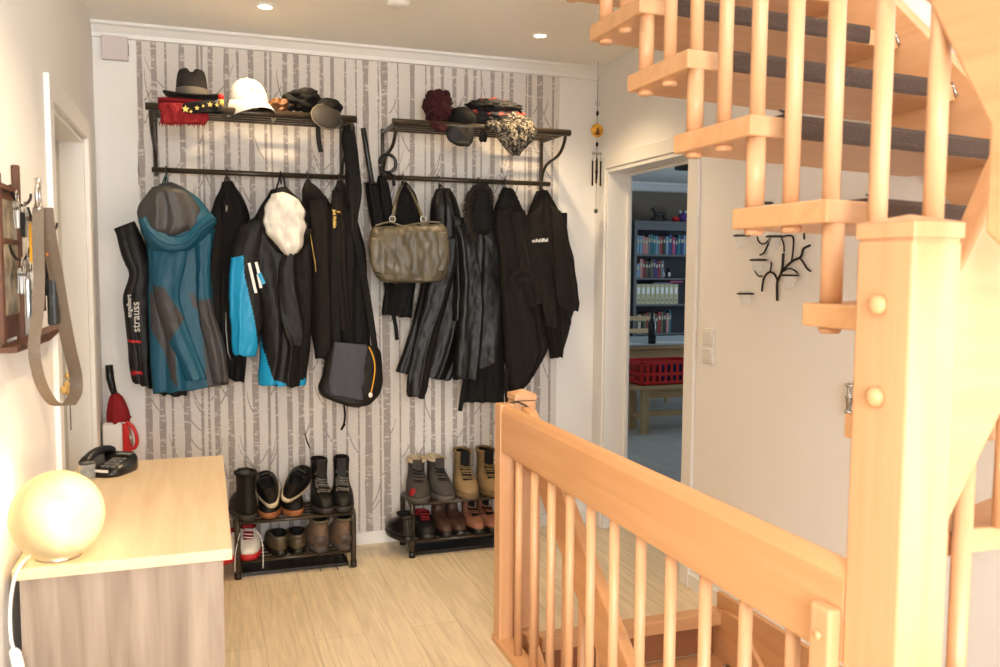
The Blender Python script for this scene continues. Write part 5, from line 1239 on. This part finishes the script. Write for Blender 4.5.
# candle tree on the right wall
ctx = XR - .014
tt = thing('candle_tree', 'dark wire tree holding clear tealight glasses on the white wall', 'candle holder', (XR, 2.7, 1.35))
def W(x, y, X_=None): return atX(735 + x/5.13, 180 + y/5.13, X_ or ctx)
for pts, r in [([(217,620),(216,560),(218,520),(238,475),(245,430),(248,375)], .0052), ([(218,520),(212,500),(200,480),(180,472),(160,485),(145,515),(138,572)], .0042), ([(238,475),(262,445),(300,412),(330,400),(342,385),(352,352),(384,336)], .0045),
               ([(238,475),(272,455),(300,460),(322,480)], .0034), ([(335,402),(352,425),(370,455),(388,468)], .0036), ([(290,416),(297,370),(296,290),(235,291),(190,290),(170,330),(150,372),(128,385)], .0036),
               ([(195,285),(178,300),(160,322),(140,328),(122,315),(114,290)], .0034), ([(180,472),(186,440),(186,420)], .0034), ([(140,492),(120,492),(100,465)], .0032), ([(235,290),(250,330),(252,370)], .0032), ([(354,272),(355,305)], .0036)]:
    part('branch', MB().tube(smooth([W(x, y) for x, y in pts], 4), r, 8), M['iron'], tt)
for (x0, y0, x1, y1) in [(25,286,115,287), (40,580,137,586), (106,411,203,411), (256,489,380,489), (148,121,222,122), (200,291,280,291)]:
    a = W(x0, y0); b = W(x1, y1); c_ = (a+b)/2; r = .031
    cx = XR - .014 - r
    part('cup_ring', MB().tube([Vector((cx + r*math.cos(t_), c_.y + r*math.sin(t_), c_.z)) for t_ in [2*PI*k/26 for k in range(26)]], .0036, 8, closed=True), M['iron'], tt)
    part('glass_cup', MB().lathe([(0, -.052), (.012, -.05), (.021, -.032), (.027, 0), (.0275, .008), (.026, .008), (.0255, 0), (.019, -.03), (.010, -.046), (0, -.047)], (cx, c_.y, c_.z), 26), M['glass'], tt)
br = thing('wall_bracket', 'small chrome candle bracket on the white wall left of the newel post', 'bracket', (XR, 2.3, 1.0))
q0, q1 = atX(850, 384, XR-.03), atX(848, 413, XR-.03)
part('rod', MB().cyl(q0, q1, .0085, None, 16), M['metal'], br)
for t_ in (.05, .45, .95): part('knob', MB().ell(q0.lerp(q1, t_), (.014, .014, .009), 16, 10), M['metal'], br)
part('wall_plate', MB().box(XR-.03, XR, q0.y-.02, q0.y+.02, q0.z-.07, q0.z-.04), M['metal'], br, .003)

# ================================================================= STUDY BEHIND THE DOORWAY
BX0, BX1, BY, BH = 4.98, 6.3, 9.3, 2.01
bk = thing('bookcase', 'blue grey bookcase filled with books in the far room', 'bookcase', (5.6, 9.5, 0))
part('side', MB().box(BX0-.16, BX0-.12, BY, BY+.34, 0, BH-.02), M['shelfgrey'], bk, .003)
part('side', MB().box(BX0-.02, BX0+.02, BY, BY+.34, 0, BH), M['shelfgrey'], bk, .003)
part('side', MB().box(BX1-.02, BX1+.02, BY, BY+.34, 0, BH), M['shelfgrey'], bk, .003)
part('top', MB().box(BX0-.03, BX1+.03, BY-.01, BY+.34, BH, BH+.035), M['shelfgrey'], bk, .003)
part('frieze', MB().box(BX0+.02, BX1-.02, BY+.002, BY+.02, BH-.075, BH-.0), M['shelfgrey'], bk)
part('back', MB().box(BX0+.02, BX1-.02, BY+.325, BY+.338, 0, BH), mat('dark_blue_back', (60, 58, 60), .7), bk)
SZ = [1.635, 1.345, 1.02, .66, .3]
for z in SZ: part('shelf', MB().box(BX0+.0205, BX1-.0205, BY+.004, BY+.32, z-.022, z), M['shelfgrey'], bk, .002)
rnd = random.Random(11)
cols = {'pale blue': (120, 150, 170), 'dark blue': (30, 60, 110), 'salmon': (186, 130, 120), 'teal': (40, 110, 120), 'grey': (110, 112, 116), 'red': (150, 40, 40), 'black': (28, 28, 32), 'cream': (196, 186, 160), 'purple': (70, 46, 100), 'olive': (96, 100, 60), 'pink': (180, 70, 110), 'brown': (90, 62, 46)}
bmats = {k: mat('book_'+k.replace(' ', '_'), v, .6) for k, v in cols.items()}
ordn = ['first', 'second', 'third', 'fourth', 'fifth', 'sixth', 'seventh', 'eighth', 'ninth', 'tenth', 'eleventh', 'twelfth', 'thirteenth', 'fourteenth', 'fifteenth', 'sixteenth', 'seventeenth', 'eighteenth', 'nineteenth', 'twentieth']
def book(x, z, wd, hh, col, lb, grp, dp=.16):
    t = thing('book', lb, 'book', (x+wd/2, BY+.03+dp/2, z), grp)
    part('cover', MB().box(x, x+wd, BY+.03, BY+.03+dp, z, z+hh), bmats[col], t, .002)
    part('title_band', MB().box(x+wd*.2, x+wd*.8, BY+.0285, BY+.03, z+hh*.62, z+hh*.8), bmats['cream' if col != 'cream' else 'brown'], t)
rows = [(0, 'top shelf', ['pale blue', 'pale blue', 'salmon', 'salmon', 'grey', 'teal', 'teal', 'pale blue', 'grey', 'red', 'black', 'pale blue', 'dark blue', 'pink', 'dark blue', 'teal', 'dark blue', 'pale blue'], .235),
        (1, 'second shelf', ['pale blue', 'salmon', 'red', 'brown', 'black', 'olive', 'purple', 'purple', 'red', 'grey'], .23),
        (3, 'fourth shelf', ['brown', 'cream', 'black', 'olive', 'red', 'teal', 'cream', 'brown', 'red', 'olive', 'black', 'salmon', 'teal'], .26)]
for si, sn, cl, hh in rows:
    x = BX0 + .03
    for i, cn in enumerate(cl):
        wd = rnd.uniform(.026, .046); h_ = hh*rnd.uniform(.88, 1.06)
        if si == 1 and i == 0: h_ *= .8
        book(x, SZ[si], wd, h_, cn, '%s book, %s from the left on the %s of the far bookcase' % (cn, ordn[i], sn), 'books on the %s' % sn)
        x += wd + rnd.uniform(.001, .006)
x = BX0 + .03
ivory = mat('ivory_binder', (190, 180, 140), .6)
for i in range(9):
    t = thing('binder', 'ivory ring binder, %s from the left in the row on the third shelf' % ordn[i], 'binder', (x+.03, BY+.12, SZ[2]), 'ivory binders in the far bookcase')
    part('spine', MB().box(x, x+.062, BY+.02, BY+.26, SZ[2], SZ[2]+.25), ivory, t, .003)
    part('label_plate', MB().box(x+.014, x+.048, BY+.0185, BY+.0195, SZ[2]+.13, SZ[2]+.21), M['white'], t)
    part('finger_hole', MB().cyl((x+.031, BY+.0175, SZ[2]+.05), (x+.031, BY+.0199, SZ[2]+.05), .010, None, 14), M['black_plastic'], t)
    x += .0655
t = thing('magazine', 'flat stack of magazines lying on top of the ivory binders', 'magazines', (5.4, 9.4, SZ[2]+.25))
part('grey_issue', MB().box(5.25, 5.5, BY+.03, BY+.2, SZ[2]+.2505, SZ[2]+.268), bmats['grey'], t); part('pink_issue', MB().box(5.48, 5.66, BY+.02, BY+.2, SZ[2]+.269, SZ[2]+.288), bmats['pink'], t)
# small figures on the second shelf
t = thing('dog_figurine', 'small white dog figurine at the right of the second shelf', 'figurine', (5.38, BY+.08, SZ[1]))
g = MB(); g.ell((5.395, BY+.08, SZ[1]+.045), (.035, .03, .045), 18, 12, 0, .1, 8, 1); part('body', g, M['white'], t); part('head', MB().ell((5.385, BY+.06, SZ[1]+.10), (.026, .026, .024), 16, 10), M['white'], t)
for dx in (-.018, .018): part('ear', MB().ell((5.385+dx, BY+.06, SZ[1]+.118), (.008, .008, .014), 10, 8), M['black_plastic'], t)
t = thing('penguin_figurine', 'small black and white figurine beside the white dog', 'figurine', (5.49, BY+.08, SZ[1]))
part('body', MB().ell((5.49, BY+.08, SZ[1]+.05), (.033, .03, .05), 18, 12), M['black_plastic'], t); part('belly', MB().ell((5.485, BY+.062, SZ[1]+.045), (.02, .018, .032), 16, 10), M['white'], t); part('head', MB().ell((5.487, BY+.075, SZ[1]+.11), (.022, .022, .022), 16, 10), M['black_plastic'], t)
# rocking horse on top
zt2 = BH + .035; hc = 5.36; hy = BY + .12; s_ = 1.0
t = thing('rocking_horse', 'small dark rocking horse on top of the far bookcase', 'rocking horse', (hc, hy, zt2))
iron2 = mat('dark_horse_wood', (46, 40, 38), .5)
horse = MB()
horse.tube(smooth([(hc-.055, hy, zt2+.095), (hc, hy, zt2+.088), (hc+.06, hy, zt2+.098)], 5), [.022]*3+[.024]*5+[.022]*3, 14)
horse.tube(smooth([(hc-.05, hy, zt2+.10), (hc-.075, hy, zt2+.135), (hc-.085, hy, zt2+.165)], 4), [.02, .02, .018, .017, .016, .015, .015, .014, .013], 12)
horse.tube([(hc-.078, hy, zt2+.168), (hc-.105, hy, zt2+.152), (hc-.122, hy, zt2+.14)], [.014, .012, .008], 12)
horse.tube([(hc-.082, hy, zt2+.175), (hc-.080, hy, zt2+.195)], [.006, .002], 8)
part('horse_body', horse, iron2, t)
for sx2, ex in ((-.045, -.085), (.05, .09)):
    for sy2 in (-.018, .018): part('leg', MB().tube([(hc+sx2, hy+sy2, zt2+.09), (hc+(sx2+ex)/2, hy+sy2, zt2+.055), (hc+ex, hy+sy2, zt2+.022)], [.011, .008, .006], 10), iron2, t)
for sy2 in (-.022, .022): part('rocker', MB().tube([(hc + .15*math.sin(a), hy+sy2, zt2 + .15*(1-math.cos(a))*.7 + .006) for a in [R_(-52+104*k/12) for k in range(13)]], .006, 8), iron2, t)
part('tail', MB().tube([(hc+.062, hy, zt2+.10), (hc+.085, hy, zt2+.10), (hc+.10, hy, zt2+.07)], [.006, .008, .003], 8), iron2, t)
t = thing('toy_piglet', 'red round toy on top of the far bookcase', 'toy', (5.62, hy, zt2)); part('body', MB().ell((5.60, hy, zt2+.035), (.05, .04, .035), 18, 12), M['red'], t); part('head', MB().ell((5.56, hy-.02, zt2+.05), (.024, .024, .024), 14, 10), M['red'], t)
t = thing('toy_owl', 'purple toy with pale ears beside the red toy', 'toy', (5.70, hy, zt2)); pu = mat('purple_plush', (96, 64, 130), .9); part('body', MB().ell((5.70, hy, zt2+.065), (.06, .05, .065), 20, 14), pu, t)
for dx in (-.04, .04): part('ear', MB().ell((5.70+dx, hy, zt2+.13), (.018, .016, .022), 12, 8), M['white'], t)
# table
TY0, TY1, TZ = 6.98, 7.9, .745
tb = thing('dining_table', 'wooden table with a pale grey cloth in the far room', 'table', (4.4, 7.4, 0))
pine = wood('pine', (176, 140, 96), (198, 164, 118), 'x', 1, .5); pinez = wood('pine_z', (176, 140, 96), (198, 164, 118), 'z', 1, .5)
part('table_top', MB().box(3.45, 5.6, TY0, TY1, TZ-.035, TZ-.003), pine, tb, .003)
part('apron', MB().box(3.55, 5.5, TY0+.05, TY0+.075, TZ-.14, TZ-.035), pine, tb, .002)
for x in (3.56, 5.44):
    for y in (TY0+.08, TY1-.08): part('leg', MB().box(x-.035, x+.035, y-.035, y+.035, 0, TZ-.035), pinez, tb, .003)
part('stretcher', MB().box(3.595, 5.405, TY0+.42, TY0+.46, .32, .40), pine, tb, .002)
tc_ = part('tablecloth', MB().box(3.43, 5.62, TY0-.012, TY1+.01, TZ-.003, TZ+.004), mat('pale_blue_cloth', (170, 178, 180), .8), None, .002); tag(tc_, 'pale grey blue cloth on the far wooden table', 'tablecloth')
# bench
be = thing('bench', 'light wooden bench in front of the far table', 'bench', (4.2, 6.7, 0))
BZ = .43
part('seat', MB().box(3.5, 5.2, 6.53, 6.84, BZ-.035, BZ), pine, be, .003)
for x in (3.63, 5.1):
    for y in (6.57, 6.80): part('leg', MB().box(x-.032, x+.032, y-.03, y+.03, 0, BZ-.035), pinez, be, .003)
    part('side_rail', MB().box(x-.012, x+.012, 6.6, 6.77, .12, .17), pine, be)
part('stretcher', MB().box(3.66, 5.07, 6.67, 6.695, .13, .18), pine, be, .002)
part('apron', MB().box(3.66, 5.07, 6.58, 6.6, BZ-.12, BZ-.035), pine, be, .002)
# red crate
cr = thing('crate', 'red plastic crate standing on the light wooden bench', 'crate', (3.9, 6.68, BZ))
cx0, cx1, cy0, cy1, cz0, cz1 = 3.585, 4.13, 6.55, 6.83, BZ, BZ+.215
g = MB(); g.box(cx0, cx1, cy0, cy1, cz0, cz0+.012)
for z0_, z1_ in ((0, .035), (.085, .110), (.185, .215)):
    g.box(cx0, cx1, cy0, cy0+.012, cz0+z0_, cz0+z1_); g.box(cx0, cx1, cy1-.012, cy1, cz0+z0_, cz0+z1_); g.box(cx0, cx0+.012, cy0, cy1, cz0+z0_, cz0+z1_); g.box(cx1-.012, cx1, cy0, cy1, cz0+z0_, cz0+z1_)
nxx = 9
for i in range(nxx+1):
    x = cx0+.006 + (cx1-cx0-.012)*i/nxx
    g.box(x-.012, x+.012, cy0+.001, cy0+.010, cz0, cz1)
    g.box(x-.006, x+.006, cy1-.010, cy1-.001, cz0, cz1)
for i in range(5):
    y = cy0+.006+(cy1-cy0-.012)*i/4; g.box(cx0+.001, cx0+.010, y-.006, y+.006, cz0, cz1); g.box(cx1-.010, cx1-.001, y-.006, y+.006, cz0, cz1)
part('crate_body', g, M['red'], cr, .001)
for z_ in (.062, .147):
    part('label_plate', MB().box(cx1-.10, cx1-.04, cy0-.002, cy0-.0003, cz0+z_-.02, cz0+z_+.02), M['white'], cr)
for i, (x, c_) in enumerate([(3.66, 'red'), (3.78, 'purple'), (3.9, 'dark blue'), (4.02, 'brown')]):
    t = part('folder', MB().box(x, x+.1, 6.58, 6.8, BZ+.013, BZ+.18), bmats[c_]); tag(t, '%s folder standing inside the red crate' % c_, 'folder', 'contents of the red crate')
# things on the table
t = thing('wine_bottle', 'dark wine bottle on the far table', 'bottle', (3.98, 7.08, TZ))
part('body', MB().lathe([(0, 0), (.036, 0), (.037, .006), (.037, .18), (.030, .21), (.014, .235), (.0135, .29), (.0155, .292), (.0155, .305), (0, .306)], (3.98, 7.08, TZ+.004), 24), mat('dark_green_glass', (20, 28, 24), .15), t)
part('paper_label', MB().lathe([(.0376, .06), (.0376, .13)], (3.98, 7.08, TZ+.004), 24), bmats['black'], t)
def gl(x, y, lb, hh=.16, r=.035):
    t = thing('drinking_glass', lb, 'glass', (x, y, TZ), 'glasses on the far table')
    part('bowl', MB().lathe([(0, .003), (r*.8, .003), (r*.85, .008), (r, hh), (r*.94, hh), (r*.78, .012), (0, .012)], (x, y, TZ+.002), 20), M['glass'], t); return t
gl(4.52, 7.1, 'tall clear glass jug leftmost of the glassware', .26, .05); gl(4.62, 7.15, 'tall clear vase behind the jug', .34, .04); gl(4.70, 7.06, 'clear drinking glass rightmost on the far table', .13, .035)
t = thing('papers', 'scattered papers lying at the left edge of the far table', 'papers', (3.8, 7.1, TZ)); part('sheet', MB().rbox((3.72, 7.10, TZ+.0062), (.26, .18, .003), Matrix.Rotation(.3, 3, 'Z')), M['white'], t); part('sheet', MB().rbox((4.2, 7.15, TZ+.0062), (.3, .2, .003), Matrix.Rotation(-.2, 3, 'Z')), M['white'], t)
# chair seen behind the table
cch = thing('dining_chair', 'light wooden chair on the far side of the table', 'chair', (4.62, 8.15, 0))
CXa, CXb, CYc = 4.36, 4.76, 8.1
for x in (CXa, CXb):
    part('back_post', MB().box(x-.018, x+.018, CYc+.38, CYc+.41, 0, .96), pinez, cch, .004); part('leg', MB().box(x-.018, x+.018, CYc, CYc+.035, 0, .45), pinez, cch, .003)
part('seat', MB().box(CXa-.02, CXb+.02, CYc, CYc+.378, .45, .475), pine, cch, .004)
for z in (.90, .76): part('back_slat', MB().box(CXa+.018, CXb-.018, CYc+.385, CYc+.405, z-.025, z+.025), pine, cch, .003)
# hanging lamp seen at the top of the doorway
hl = thing('pendant_lamp', 'dark pendant lampshade near the top right of the doorway', 'pendant lamp', (4.05, 7.0, 2.2))
q = at(686, 166, 6.5)
part('shade', MB().lathe([(.02, .10), (.05, .09), (.085, .04), (.10, -.03), (.097, -.03), (.08, .035), (.045, .082), (.018, .092)], q, 28), mat('dark_shade', (60, 54, 46), .5), hl); part('cable', MB().cyl((q.x, q.y, q.z+.09), (q.x, q.y, ZC), .003), M['iron'], hl)
